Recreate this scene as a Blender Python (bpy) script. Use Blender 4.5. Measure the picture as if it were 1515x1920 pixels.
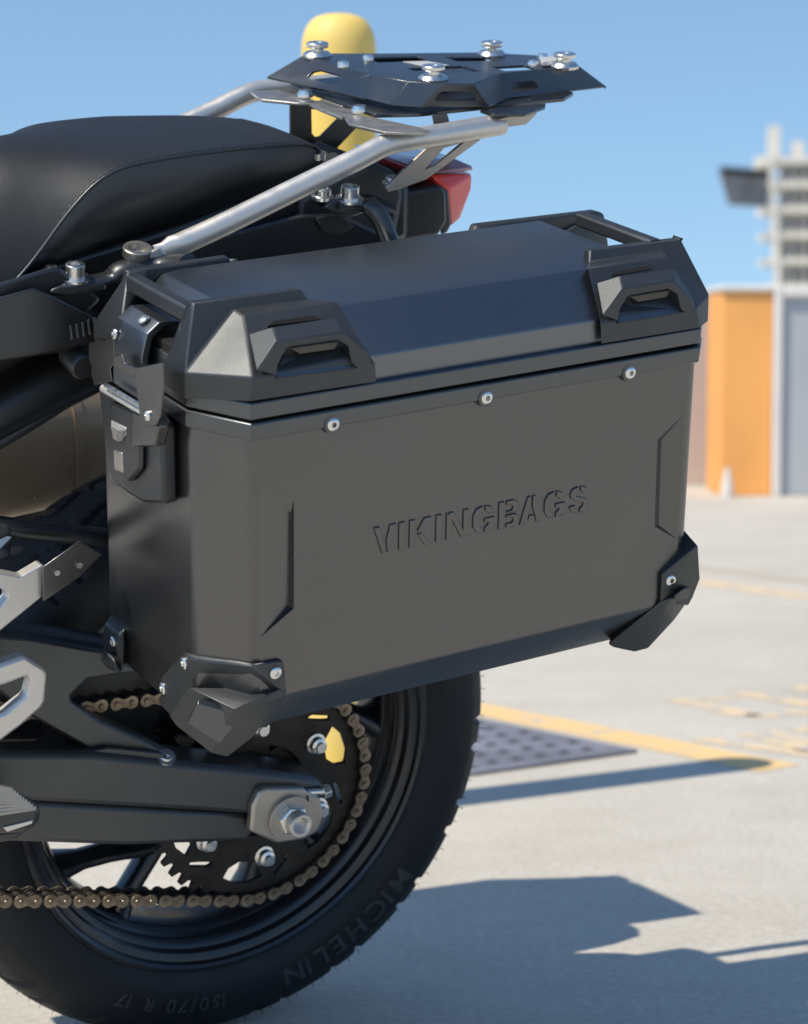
import bpy, bmesh, math, random
from mathutils import Vector, Matrix, noise
random.seed(7)
for o in list(bpy.data.objects): bpy.data.objects.remove(o)
scene = bpy.context.scene
COL = scene.collection

# ------------------------------------------------------------ camera, sky, sun
FPX, PW, PH = 4378.82, 1515.0, 1920.0           # focal length in photo pixels
PITCH = math.radians(4.18)
CAMH = 0.7405
cp, sp = math.cos(PITCH), math.sin(PITCH)
cam_d = bpy.data.cameras.new('camera')
cam = bpy.data.objects.new('camera', cam_d); COL.objects.link(cam)
cam.location = (0, 0, CAMH)
cam.rotation_euler = (math.pi/2 - PITCH, 0, 0)
cam_d.sensor_fit = 'HORIZONTAL'; cam_d.sensor_width = 36
cam_d.lens = FPX / PW * 36
cam_d.clip_start = .05; cam_d.clip_end = 3000
cam_d.dof.use_dof = True
cam_d.dof.focus_distance = 2.07
cam_d.dof.aperture_fstop = 9.5
scene.camera = cam

SUN_TO = Vector((-.475, -.295, .829)).normalized()   # direction towards the sun
SUN_EL = math.asin(SUN_TO.z)
world = bpy.data.worlds.new('World'); scene.world = world
world.use_nodes = True
wn = world.node_tree; wn.nodes.clear()
sky = wn.nodes.new('ShaderNodeTexSky'); sky.sky_type = 'NISHITA'
sky.sun_disc = False
sky.sun_elevation = SUN_EL
sky.sun_rotation = math.atan2(SUN_TO.x, SUN_TO.y)
sky.altitude = 0; sky.air_density = 1.0; sky.dust_density = .15; sky.ozone_density = 2.0
# clear-air sky: the whole dome is read a little above its own elevation, so the horizon stays blue instead of white
sky_tc = wn.nodes.new('ShaderNodeTexCoord'); sky_m = wn.nodes.new('ShaderNodeVectorMath'); sky_m.operation = 'MULTIPLY_ADD'
sky_m.inputs[1].default_value = (1, 1, .8); sky_m.inputs[2].default_value = (0, 0, .125)
sky_n = wn.nodes.new('ShaderNodeVectorMath'); sky_n.operation = 'NORMALIZE'
wn.links.new(sky_tc.outputs['Generated'], sky_m.inputs[0]); wn.links.new(sky_m.outputs[0], sky_n.inputs[0]); wn.links.new(sky_n.outputs[0], sky.inputs['Vector'])
tint = wn.nodes.new('ShaderNodeMix'); tint.data_type = 'RGBA'; tint.blend_type = 'MULTIPLY'
tint.inputs[0].default_value = 1
tint.inputs[7].default_value = (.9, 1.0, 1.03, 1)
bg = wn.nodes.new('ShaderNodeBackground'); bg.inputs[1].default_value = .145
wo = wn.nodes.new('ShaderNodeOutputWorld')
wn.links.new(sky.outputs[0], tint.inputs[6]); wn.links.new(tint.outputs[2], bg.inputs[0]); wn.links.new(bg.outputs[0], wo.inputs[0])
sun_d = bpy.data.lights.new('sun', 'SUN'); sun_d.energy = 4.7; sun_d.angle = math.radians(.53)
sun_d.color = (1, .895, .73)
sun = bpy.data.objects.new('sun', sun_d); COL.objects.link(sun)
sun.rotation_euler = SUN_TO.to_track_quat('Z', 'Y').to_euler()
sun.location = (-4, -3, 8)
scene.view_settings.view_transform = 'Standard'; scene.view_settings.look = 'None'
scene.view_settings.exposure = 0.0; scene.view_settings.gamma = 1
scene.render.engine = 'CYCLES'

# ------------------------------------------------------------ frames
# bike frame: x to the tail, y to the far side, z up along the leaning bike; wheel centre = origin
RB = Matrix(((0.8580645, -0.5133293, 0.01477657), (-0.17197534, -0.31434281, -0.93360221), (0.48389028, 0.7985497, -0.35800638)))
TB = Vector((-0.210304663, 0.244579864, 2.47604600))
C2W = Matrix(((1, 0, 0), (0, -sp, cp), (0, -cp, -sp)))       # camera (right, down, forward) to world
ROT = C2W @ RB
LOC = C2W @ TB + Vector((0, 0, CAMH))
BIKE = ROT.to_4x4(); BIKE.translation = LOC
EYE = -(RB.transposed() @ TB)
def ray(px, py): return RB.transposed() @ Vector(((px - PW/2)/FPX, (py - PH/2)/FPX, 1))
def at(px, py, Y=None, X=None, Z=None):
    """point of the bike frame on the plane y=Y, x=X or z=Z"""
    d = ray(px, py)
    ax, c = (1, Y) if Y is not None else ((0, X) if X is not None else (2, Z))
    s = (c - EYE[ax]) / d[ax]
    return EYE + d*s
def ground_at(px, py, z=0.0):
    d = C2W @ Vector(((px - PW/2)/FPX, (py - PH/2)/FPX, 1))
    s = (z - CAMH) / d.z
    return Vector((d.x*s, d.y*s, z))
def wall_at(px, py, D):
    d = C2W @ Vector(((px - PW/2)/FPX, (py - PH/2)/FPX, 1))
    s = D / d.y
    return Vector((d.x*s, D, CAMH + d.z*s))

# ------------------------------------------------------------ materials
MATS = {}
def mat(name, col, rough=.5, metal=0., bump=0., bscale=400., var=.0, vscale=30., col2=None, spec=.5, coat=0., rvar=0., ior=1.5):
    m = bpy.data.materials.new(name); m.use_nodes = True
    nt = m.node_tree; b = nt.nodes['Principled BSDF']
    b.inputs['Base Color'].default_value = (*col, 1); b.inputs['Roughness'].default_value = rough
    b.inputs['Metallic'].default_value = metal; b.inputs['Specular IOR Level'].default_value = spec
    b.inputs['Coat Weight'].default_value = coat
    b.inputs['IOR'].default_value = ior
    tc = nt.nodes.new('ShaderNodeTexCoord')
    if var or col2 or rvar:
        n = nt.nodes.new('ShaderNodeTexNoise'); n.inputs['Scale'].default_value = vscale; n.inputs['Detail'].default_value = 6
        nt.links.new(tc.outputs['Object'], n.inputs['Vector'])
        if var or col2:
            r = nt.nodes.new('ShaderNodeMix'); r.data_type = 'RGBA'
            c2 = col2 if col2 else tuple(min(1, c*(1+var)) for c in col)
            c1 = col if col2 else tuple(c*(1-var) for c in col)
            r.inputs[6].default_value = (*c1, 1); r.inputs[7].default_value = (*c2, 1)
            ramp = nt.nodes.new('ShaderNodeMapRange'); ramp.inputs[1].default_value = .35; ramp.inputs[2].default_value = .68
            nt.links.new(n.outputs[0], ramp.inputs[0]); nt.links.new(ramp.outputs[0], r.inputs[0])
            nt.links.new(r.outputs[2], b.inputs['Base Color'])
        if rvar:
            mr = nt.nodes.new('ShaderNodeMapRange'); mr.inputs[1].default_value = .3; mr.inputs[2].default_value = .7
            mr.inputs[3].default_value = max(0, rough-rvar); mr.inputs[4].default_value = min(1, rough+rvar)
            nt.links.new(n.outputs[0], mr.inputs[0]); nt.links.new(mr.outputs[0], b.inputs['Roughness'])
    if bump:
        n2 = nt.nodes.new('ShaderNodeTexNoise'); n2.inputs['Scale'].default_value = bscale; n2.inputs['Detail'].default_value = 3
        nt.links.new(tc.outputs['Object'], n2.inputs['Vector'])
        bp = nt.nodes.new('ShaderNodeBump'); bp.inputs['Strength'].default_value = bump; bp.inputs['Distance'].default_value = .001
        nt.links.new(n2.outputs[0], bp.inputs['Height']); nt.links.new(bp.outputs[0], b.inputs['Normal'])
    if ior > 1.7 and not metal: b.inputs['Specular Tint'].default_value = (.86, .93, 1, 1)
    MATS[name] = m
    return m
M_coat   = mat('black_powder_coat', (.010, .0102, .0105), .30, bump=.06, bscale=1500, rvar=.05, vscale=7, ior=2.15)
M_lid    = mat('black_satin_paint', (.004, .005, .0075), .36, bump=.03, bscale=1200, rvar=.04, vscale=6, ior=2.6)
M_plast  = mat('black_textured_plastic', (.010, .0105, .011), .5, bump=.22, bscale=1100, rvar=.05, vscale=14, ior=1.8)
M_plast2 = mat('black_smooth_plastic', (.011, .011, .012), .38, bump=.06, bscale=900, rvar=.07, vscale=12, ior=1.75)
M_trim   = mat('black_trim', (.014, .014, .0145), .36, bump=.05, bscale=900, ior=2.1)
def dusty(m, amount=.5, thr=.70, scale=700., dust=(.16, .15, .13)):
    """fine dust specks and faint wiping marks on a coated surface"""
    nt = m.node_tree; b = nt.nodes['Principled BSDF']; tc = nt.nodes['Texture Coordinate']
    n = nt.nodes.new('ShaderNodeTexNoise'); n.inputs['Scale'].default_value = scale; n.inputs['Detail'].default_value = 2
    big = nt.nodes.new('ShaderNodeTexNoise'); big.inputs['Scale'].default_value = 11; big.inputs['Detail'].default_value = 8; big.inputs['Roughness'].default_value = .7
    for q in (n, big): nt.links.new(tc.outputs['Object'], q.inputs['Vector'])
    r = nt.nodes.new('ShaderNodeMapRange'); r.inputs[1].default_value = thr; r.inputs[2].default_value = thr+.05; r.inputs[4].default_value = amount
    r2 = nt.nodes.new('ShaderNodeMapRange'); r2.inputs[1].default_value = .48; r2.inputs[2].default_value = .8; r2.inputs[4].default_value = .035
    ad = nt.nodes.new('ShaderNodeMath'); ad.operation = 'ADD'; ad.use_clamp = True
    nt.links.new(n.outputs[0], r.inputs[0]); nt.links.new(big.outputs[0], r2.inputs[0]); nt.links.new(r.outputs[0], ad.inputs[0]); nt.links.new(r2.outputs[0], ad.inputs[1])
    mx = nt.nodes.new('ShaderNodeMix'); mx.data_type = 'RGBA'; mx.inputs[6].default_value = b.inputs['Base Color'].default_value; mx.inputs[7].default_value = (*dust, 1)
    if b.inputs['Base Color'].is_linked: nt.links.new(b.inputs['Base Color'].links[0].from_socket, mx.inputs[6])
    nt.links.new(ad.outputs[0], mx.inputs[0]); nt.links.new(mx.outputs[2], b.inputs['Base Color'])
for m_ in (M_coat, M_lid, M_plast, M_plast2, M_trim): dusty(m_)
M_coat.node_tree.nodes['Principled BSDF'].inputs['Specular Tint'].default_value = (.97, .98, 1, 1)
M_dark   = mat('matt_black', (.006, .006, .006), .9)
M_rubber = mat('tyre_rubber', (.0065, .0066, .0074), .6, bump=.25, bscale=500, var=.4, vscale=18, rvar=.08, ior=1.5)
M_seat   = mat('seat_vinyl', (.009, .009, .0105), .56, bump=.35, bscale=1500, rvar=.05, vscale=20, ior=1.48)
M_seat2  = mat('seat_side_vinyl', (.012, .012, .013), .42, bump=.12, bscale=600, rvar=.05, vscale=16, ior=1.8)
M_rim    = mat('black_wheel_paint', (.007, .007, .008), .3, bump=.03, bscale=300, rvar=.1, vscale=25, ior=1.65)
M_swing  = mat('swingarm_black', (.010, .010, .0105), .42, bump=.15, bscale=700, rvar=.06, vscale=14, ior=1.9)
for m_ in (M_swing, M_rim): dusty(m_, .3)
for m_ in (M_seat, M_seat2, M_rubber, M_rim): m_.node_tree.nodes['Principled BSDF'].inputs['Specular Tint'].default_value = (.82, .9, 1, 1)
M_steel  = mat('brushed_steel', (.68, .66, .62), .42, .75, bump=.1, bscale=700, rvar=.08, vscale=60)
M_zinc   = mat('zinc_bolt', (.76, .76, .74), .28, 1, rvar=.08, vscale=200)
M_alu    = mat('cast_aluminium', (.66, .65, .63), .45, .8, bump=.12, bscale=900, rvar=.06, vscale=30)
M_cast   = mat('dull_alloy', (.42, .4, .37), .42, .9, bump=.15, bscale=600, rvar=.1, vscale=60)
M_chain  = mat('chain_steel', (.24, .195, .145), .45, .75, bump=.2, bscale=900, var=.35, vscale=120)
M_chaind = mat('chain_dark', (.022, .019, .016), .6, .3)
M_exh    = mat('heated_steel', (.56, .45, .33), .45, .55, bump=.12, bscale=160, col2=(.36, .28, .2), vscale=9, rvar=.1)
M_red    = mat('red_lens', (.95, .05, .025), .22, coat=.15)
M_redd   = mat('dark_red_lens', (.3, .09, .13), .12, coat=.6)
M_white  = mat('white_alu_print', (.6, .6, .58), .4, .3)
M_rack   = mat('black_rack_paint', (.010, .0105, .012), .3, bump=.05, bscale=900, rvar=.06, vscale=20, ior=2.0)

# ------------------------------------------------------------ mesh helpers
class Root:
    def __init__(self, name, org, label, cat, group=None):
        self.org = Vector(org)
        e = bpy.data.objects.new(name, None); COL.objects.link(e)
        m = BIKE @ Matrix.Translation(self.org)
        e.matrix_world = m; e.empty_display_size = .05
        e['label'] = label; e['category'] = cat
        if group: e['group'] = group
        self.e = e
def finish(name, bm, material, root=None, parent=None, bevel=0., seg=2, smooth=35, recalc=True, offset=None):
    if recalc: bmesh.ops.recalc_face_normals(bm, faces=bm.faces)
    if root is not None: bmesh.ops.translate(bm, verts=bm.verts, vec=-root.org)
    me = bpy.data.meshes.new(name); bm.to_mesh(me); bm.free()
    me.materials.append(material)
    if smooth:
        me.polygons.foreach_set('use_smooth', [True]*len(me.polygons))
        me.set_sharp_from_angle(angle=math.radians(smooth))
    o = bpy.data.objects.new(name, me); COL.objects.link(o)
    if parent is not None: o.parent = parent
    elif root is not None: o.parent = root.e
    if bevel:
        b = o.modifiers.new('bevel', 'BEVEL'); b.width = bevel; b.segments = seg; b.limit_method = 'ANGLE'; b.angle_limit = math.radians(28); b.harden_normals = False
    return o
def hull(pts, bm=None):
    bm = bm or bmesh.new()
    vs = [bm.verts.new(p) for p in pts]
    r = bmesh.ops.convex_hull(bm, input=vs)
    junk = [v for v in vs if v.is_valid and not v.link_faces]
    if junk: bmesh.ops.delete(bm, geom=junk, context='VERTS')
    bmesh.ops.dissolve_limit(bm, angle_limit=math.radians(2), verts=bm.verts, edges=bm.edges)
    return bm
def extrude_poly(bm, outer, vec, holes=()):
    """flat polygon (3d points) with holes, extruded along vec: closed solid"""
    loops = [list(outer)] + [list(h) for h in holes]
    front = [[bm.verts.new(p) for p in l] for l in loops]
    back = [[bm.verts.new(p + vec) for p in l] for l in loops]
    for side in (front, back):
        if len(side) == 1:
            bm.faces.new(side[0])
        else:
            es = []
            for l in side:
                for i in range(len(l)):
                    es.append(bm.edges.new((l[i], l[(i+1) % len(l)])))
            bmesh.ops.triangle_fill(bm, edges=es, use_beauty=True, use_dissolve=False)
    for lf, lb in zip(front, back):
        n = len(lf)
        for i in range(n):
            j = (i+1) % n
            bm.faces.new((lf[i], lf[j], lb[j], lb[i]))
    return bm
def plate(name, px, Y, thick, material, root, parent=None, holes=(), bevel=.0015, smooth=35):
    bm = bmesh.new()
    outer = [at(*p, Y=Y) for p in px]
    hs = [[at(*p, Y=Y) for p in h] for h in holes]
    extrude_poly(bm, outer, Vector((0, thick, 0)), hs)
    if holes: bmesh.ops.dissolve_limit(bm, angle_limit=math.radians(1), verts=bm.verts, edges=bm.edges, delimit={'NORMAL'})
    return finish(name, bm, material, root, parent, bevel, smooth=smooth)
def resample(pts, n):
    """Catmull-Rom through the points"""
    P = [Vector(p) for p in pts]
    if len(P) == 2: return [P[0].lerp(P[1], i/n) for i in range(n+1)]
    Q = [2*P[0]-P[1]] + P + [2*P[-1]-P[-2]]
    out = []; m = len(P)-1
    for k in range(n+1):
        u = k/n*m; i = min(int(u), m-1); t = u-i
        a, b, c, d = Q[i], Q[i+1], Q[i+2], Q[i+3]
        out.append(.5*((2*b) + (c-a)*t + (2*a-5*b+4*c-d)*t*t + (3*b-a-3*c+d)*t**3))
    return out
def tube_bm(bm, path, rad, seg=16, cap=True, flat=None):
    """rad: number or list along path; flat: list of (sx, sy) scale"""
    n = len(path); up = Vector((0, 1, 0)); rings = []
    for i, p in enumerate(path):
        tdir = (path[min(i+1, n-1)] - path[max(i-1, 0)]).normalized()
        s = up - tdir*up.dot(tdir)
        if s.length < 1e-4: s = Vector((1, 0, 0)) - tdir*tdir.x
        s.normalize(); w = tdir.cross(s)
        up = s
        r = rad[i] if isinstance(rad, (list, tuple)) else rad
        fx, fy = flat[i] if flat else (1, 1)
        rings.append([bm.verts.new(p + s*(r*fx*math.cos(a)) + w*(r*fy*math.sin(a))) for a in [2*math.pi*k/seg for k in range(seg)]])
    for a, b in zip(rings, rings[1:]):
        for k in range(seg):
            bm.faces.new((a[k], a[(k+1) % seg], b[(k+1) % seg], b[k]))
    if cap:
        bm.faces.new(rings[0]); bm.faces.new(rings[-1])
    return bm
def tube(name, pts, rad, material, root, parent=None, n=24, seg=16, flat=None, smooth=40):
    bm = bmesh.new()
    tube_bm(bm, resample(pts, n), rad, seg, flat=flat)
    return finish(name, bm, material, root, parent, smooth=smooth)
def box_bm(bm, c, sx, sy, sz, rot=None):
    c = Vector(c); vs = []
    for dx in (-.5, .5):
        for dy in (-.5, .5):
            for dz in (-.5, .5):
                v = Vector((dx*sx, dy*sy, dz*sz))
                if rot is not None: v = rot @ v
                vs.append(bm.verts.new(c+v))
    for f in ((0, 1, 3, 2), (4, 6, 7, 5), (0, 4, 5, 1), (2, 3, 7, 6), (0, 2, 6, 4), (1, 5, 7, 3)):
        bm.faces.new([vs[i] for i in f])
    return bm
def lathe_bm(bm, prof, c, axis, seg=24, closed=False):
    """prof: (radius, along-axis) pairs"""
    axis = Vector(axis).normalized(); c = Vector(c)
    s = axis.orthogonal().normalized(); w = axis.cross(s)
    rings = []
    for r, h in prof:
        if r < 1e-6: rings.append([bm.verts.new(c + axis*h)])
        else: rings.append([bm.verts.new(c + axis*h + (s*math.cos(a)+w*math.sin(a))*r) for a in [2*math.pi*k/seg for k in range(seg)]])
    pairs = list(zip(rings, rings[1:]))
    if closed: pairs.append((rings[-1], rings[0]))
    for a, b in pairs:
        for k in range(seg):
            k2 = (k+1) % seg
            if len(a) == 1 and len(b) == 1: continue
            if len(a) == 1: bm.faces.new((a[0], b[k], b[k2]))
            elif len(b) == 1: bm.faces.new((a[k], a[k2], b[0]))
            else: bm.faces.new((a[k], a[k2], b[k2], b[k]))
    return bm
def lathe(name, prof, c, axis, material, root, parent=None, seg=24, bevel=0, smooth=35, closed=False):
    return finish(name, lathe_bm(bmesh.new(), prof, c, axis, seg, closed), material, root, parent, bevel, smooth=smooth)
def bolt_socket(name, c, axis, r, h, material, root, parent=None):
    """socket-head cap screw on a washer"""
    p = [(0, -.001), (r*1.55, -.001), (r*1.55, .0015), (r*1.02, .0016), (r*1.02, .002), (r, h-.0008), (r*.92, h), (r*.58, h), (r*.55, h-.004), (0, h-.004)]
    return lathe(name, p, c, axis, material, root, parent, 24)
def rivet(c, axis, r, root, parent, name='rivet'):
    p = [(0, -.001), (r, -.001), (r, .0006), (r*.8, .0016), (r*.42, .0019), (r*.34, .0002), (0, .0002)]
    return lathe(name, p, c, axis, M_zinc, root, parent, 18)

# ------------------------------------------------------------ setting
def world_mesh(name, bm, material, kind='structure', smooth=0, bevel=0):
    o = finish(name, bm, material, None, None, bevel, smooth=smooth)
    if kind: o['kind'] = kind
    return o
def concrete_material():
    m = bpy.data.materials.new('sunlit_concrete'); m.use_nodes = True
    nt = m.node_tree; b = nt.nodes['Principled BSDF']; b.inputs['Roughness'].default_value = .85
    tc = nt.nodes.new('ShaderNodeTexCoord')
    def nz(scale, det, rough=.6, stretch=None):
        n = nt.nodes.new('ShaderNodeTexNoise'); n.inputs['Scale'].default_value = scale; n.inputs['Detail'].default_value = det; n.inputs['Roughness'].default_value = rough
        if stretch:
            mp = nt.nodes.new('ShaderNodeMapping'); mp.inputs['Scale'].default_value = stretch
            nt.links.new(tc.outputs['Object'], mp.inputs[0]); nt.links.new(mp.outputs[0], n.inputs['Vector'])
        else: nt.links.new(tc.outputs['Object'], n.inputs['Vector'])
        return n
    big = nz(1.3, 6); fine = nz(90, 8, .7); streak = nz(7, 7, .65, (1, 1.4, 1)); grit = nz(420, 3, .6)
    mr = nt.nodes.new('ShaderNodeValToRGB')
    mr.color_ramp.elements[0].position = .3; mr.color_ramp.elements[0].color = (.56, .535, .475, 1)
    mr.color_ramp.elements[1].position = .72; mr.color_ramp.elements[1].color = (.71, .685, .625, 1)
    nt.links.new(big.outputs[0], mr.inputs[0])
    mx = nt.nodes.new('ShaderNodeMix'); mx.data_type = 'RGBA'; mx.blend_type = 'MULTIPLY'; mx.inputs[0].default_value = .35
    r2 = nt.nodes.new('ShaderNodeValToRGB'); r2.color_ramp.elements[0].position = .28; r2.color_ramp.elements[0].color = (.74, .72, .69, 1); r2.color_ramp.elements[1].position = .6
    nt.links.new(streak.outputs[0], r2.inputs[0]); nt.links.new(mr.outputs[0], mx.inputs[6]); nt.links.new(r2.outputs[0], mx.inputs[7])
    mx2 = nt.nodes.new('ShaderNodeMix'); mx2.data_type = 'RGBA'; mx2.blend_type = 'MULTIPLY'; mx2.inputs[0].default_value = .6
    r3 = nt.nodes.new('ShaderNodeValToRGB'); r3.color_ramp.elements[0].position = .3; r3.color_ramp.elements[0].color = (.55, .54, .52, 1); r3.color_ramp.elements[1].position = .62
    nt.links.new(fine.outputs[0], r3.inputs[0]); nt.links.new(mx.outputs[2], mx2.inputs[6]); nt.links.new(r3.outputs[0], mx2.inputs[7])
    spots = nz(38, 3, .5); r4 = nt.nodes.new('ShaderNodeMapRange'); r4.inputs[1].default_value = .68; r4.inputs[2].default_value = .74; r4.inputs[4].default_value = .35
    stain = nz(2.6, 9, .75); r5 = nt.nodes.new('ShaderNodeMapRange'); r5.inputs[1].default_value = .56; r5.inputs[2].default_value = .72; r5.inputs[4].default_value = .3
    sm = nt.nodes.new('ShaderNodeMath'); sm.operation = 'MAXIMUM'
    nt.links.new(spots.outputs[0], r4.inputs[0]); nt.links.new(stain.outputs[0], r5.inputs[0]); nt.links.new(r4.outputs[0], sm.inputs[0]); nt.links.new(r5.outputs[0], sm.inputs[1])
    mx3 = nt.nodes.new('ShaderNodeMix'); mx3.data_type = 'RGBA'; mx3.inputs[7].default_value = (.33, .3, .26, 1)
    nt.links.new(sm.outputs[0], mx3.inputs[0]); nt.links.new(mx2.outputs[2], mx3.inputs[6])
    nt.links.new(mx3.outputs[2], b.inputs['Base Color'])
    bp = nt.nodes.new('ShaderNodeBump'); bp.inputs['Strength'].default_value = .5; bp.inputs['Distance'].default_value = .004
    ad = nt.nodes.new('ShaderNodeMath'); ad.operation = 'ADD'
    nt.links.new(fine.outputs[0], ad.inputs[0]); nt.links.new(grit.outputs[0], ad.inputs[1]); nt.links.new(ad.outputs[0], bp.inputs['Height'])
    nt.links.new(bp.outputs[0], b.inputs['Normal'])
    return m
M_conc = concrete_material()
bm = bmesh.new()
vs = [bm.verts.new(p) for p in ((-600, -300, 0), (600, -300, 0), (600, 1200, 0), (-600, 1200, 0))]; bm.faces.new(vs)
world_mesh('concrete_ground', bm, M_conc)

def paint_material(name, col, wear):
    m = mat(name, col, .7, bump=.3, bscale=120)
    nt = m.node_tree; b = nt.nodes['Principled BSDF']
    tc = nt.nodes['Texture Coordinate']
    n = nt.nodes.new('ShaderNodeTexNoise'); n.inputs['Scale'].default_value = 14; n.inputs['Detail'].default_value = 9; n.inputs['Roughness'].default_value = .75
    nt.links.new(tc.outputs['Object'], n.inputs['Vector'])
    r = nt.nodes.new('ShaderNodeMapRange'); r.inputs[1].default_value = wear; r.inputs[2].default_value = wear+.1
    mx = nt.nodes.new('ShaderNodeMix'); mx.data_type = 'RGBA'; mx.inputs[6].default_value = (*col, 1); mx.inputs[7].default_value = (.5, .47, .43, 1)
    nt.links.new(n.outputs[0], r.inputs[0]); nt.links.new(r.outputs[0], mx.inputs[0]); nt.links.new(mx.outputs[2], b.inputs['Base Color'])
    return m
M_yline = paint_material('worn_yellow_line_paint', (.8, .56, .26), .53)
M_yfade = paint_material('faded_yellow_paint', (.74, .58, .36), .47)
M_joint = mat('faded_tan_line', (.46, .39, .28), .8, bump=.3, bscale=60)
def ground_poly(name, px, material, z, kind='structure'):
    bm = bmesh.new()
    bm.faces.new([bm.verts.new(ground_at(*p, z=z)) for p in px])
    return world_mesh(name, bm, material, kind)
def ground_stripe(name, a, b, width, material, z=.001, n=14):
    """painted stripe between two photo points, given width in metres, slightly uneven edges"""
    A, B = ground_at(*a, z=z), ground_at(*b, z=z)
    d = (B-A).normalized(); s = Vector((-d.y, d.x, 0))
    bm = bmesh.new(); rows = []
    for i in range(n+1):
        p = A.lerp(B, i/n)
        rows.append((bm.verts.new(p+s*(width/2+random.uniform(-.003, .003))), bm.verts.new(p-s*(width/2+random.uniform(-.003, .003)))))
    for q, r in zip(rows, rows[1:]): bm.faces.new((q[0], q[1], r[1], r[0]))
    return world_mesh(name, bm, material)
ground_stripe('painted_line', (560, 1262), (1462, 1440), .105, M_yline)
ground_stripe('painted_line', (1290, 1088), (1700, 1142), .13, M_yfade)
ground_stripe('painted_line', (1290, 1062), (1700, 1114), .05, M_joint, z=.0008)
# stall marking, worn letters painted on the slab
for a, b, w in (((1268, 1309), (1404, 1343), .06), ((1404, 1343), (1465, 1340), .055), ((1310, 1308), (1380, 1311), .035), ((1381, 1298), (1530, 1322), .055), ((1475, 1335), (1560, 1336), .06),
                ((1415, 1373), (1545, 1407), .085), ((1305, 1385), (1545, 1417), .055), ((1495, 1366), (1640, 1392), .05), ((1486, 1287), (1640, 1312), .05)):
    ground_stripe('painted_letter_stroke', a, b, w, M_yfade)
# dark steel cover plate with raised lugs
def plate_material():
    m = mat('dark_tread_plate', (.22, .22, .26), .5, .1, bump=.3, bscale=200, var=.25, vscale=6)
    return m
M_tread = plate_material()
tp = [ground_at(*p) for p in ((1196, 1412), (876, 1457), (560, 1502), (560, 1284), (893, 1351))]
bm = bmesh.new()
extrude_poly(bm, [Vector((p.x, p.y, .002)) for p in tp], Vector((0, 0, .004)))
cover = world_mesh('steel_cover_plate', bm, M_tread)
M_lug = mat('dark_lug', (.09, .09, .105), .5, .1)
lug_me = None
A = ground_at(600, 1500); ex = (ground_at(876, 1457) - ground_at(560, 1502)).normalized(); ey = Vector((-ex.y, ex.x, 0))
def inside(p, poly):
    c = False; n = len(poly)
    for i in range(n):
        a, b = poly[i], poly[(i+1) % n]
        if (a.y > p.y) != (b.y > p.y) and p.x < (b.x-a.x)*(p.y-a.y)/(b.y-a.y)+a.x: c = not c
    return c
bm = bmesh.new()
for i in range(-6, 40):
    for j in range(-2, 40):
        c = A + ex*(.055*i + (.027 if j % 2 else 0)) + ey*(.07*j)
        c.z = .0075
        if inside(c, tp) and inside(c+ex*.03, tp) and inside(c-ex*.03, tp):
            q = [bm.verts.new(c + ex*x + ey*y + Vector((0, 0, z))) for x, y, z in ((-.016, -.011, -.002), (.016, -.011, -.002), (0, .02, -.002), (0, -.003, .004))]
            for f in ((0, 1, 3), (1, 2, 3), (2, 0, 3)): bm.faces.new([q[k] for k in f])
o = finish('raised_lugs', bm, M_lug, None, cover, 0, smooth=0); o['kind'] = 'stuff'

# walls beyond the deck
D = 11.2
def block(name, x0, x1, y0, y1, z0, z1, material, parent=None, bevel=.01):
    bm = bmesh.new(); box_bm(bm, ((x0+x1)/2, (y0+y1)/2, (z0+z1)/2), x1-x0, y1-y0, z1-z0)
    return finish(name, bm, material, None, parent, bevel, smooth=0)
def thing(o, label, cat, group=None):
    o['label'] = label; o['category'] = cat
    if group: o['group'] = group
    return o
M_orange = mat('orange_wall_paint', (.9, .42, .12), .75, bump=.1, bscale=40, var=.06, vscale=2)
M_grey   = mat('grey_wall_paint', (.43, .45, .48), .75, bump=.1, bscale=40, var=.05, vscale=2)
M_wwhite = mat('white_wall_paint', (.74, .72, .68), .75, bump=.1, bscale=40, var=.05, vscale=3)
M_pink   = mat('pale_pink_render', (.62, .47, .4), .8, bump=.1, bscale=40, var=.05, vscale=2)
zt = wall_at(1400, 547, D).z
xs = lambda px, d=D: wall_at(px, 900, d).x
o = thing(block('orange_wall', xs(1350), xs(1446), D, D+.5, 0, zt, M_orange), 'bright orange painted wall block beside the white post', 'wall')
block('coping', xs(1350)-.01, xs(1446), D-.02, D+.52, zt+.001, zt+.03, M_wwhite, o)
o = thing(block('white_post', xs(1446)+.002, xs(1464), D-.03, D+.5, 0, zt+.03, M_wwhite), 'slim white post between the orange and grey walls', 'post')
o = thing(block('grey_wall', xs(1464)+.002, xs(1464)+6, D, D+.4, 0, zt-.03, M_grey), 'long blue-grey painted wall with a white coping', 'wall')
block('coping', xs(1464)+.002, xs(1464)+6, D-.03, D+.43, zt-.028, zt+.03, M_wwhite, o)
o = thing(block('pink_wall', xs(1100), xs(1338, D+.9), D+.9, D+1.2, 0, wall_at(1330, 548, D+.9).z, M_pink), 'pale pink rendered wall set back behind the orange block', 'wall')
o = thing(block('white_parapet', -1.62, -1.32, 4.5, 11.6, 0, .86, M_wwhite), 'low white parapet running away past the muffler', 'wall')
bm = bmesh.new(); a = ground_at(1360, 931)
lathe_bm(bm, [(0, 0), (.028, 0), (.03, .01), (.026, .06), (.018, .1), (.014, .125), (.014, .14), (0, .14)], (a.x, D-.12, 0), (0, 0, 1), 14)
thing(finish('paper_cup', bm, M_wwhite, None, None, 0), 'small white cup standing at the foot of the orange wall', 'cup')

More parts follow.
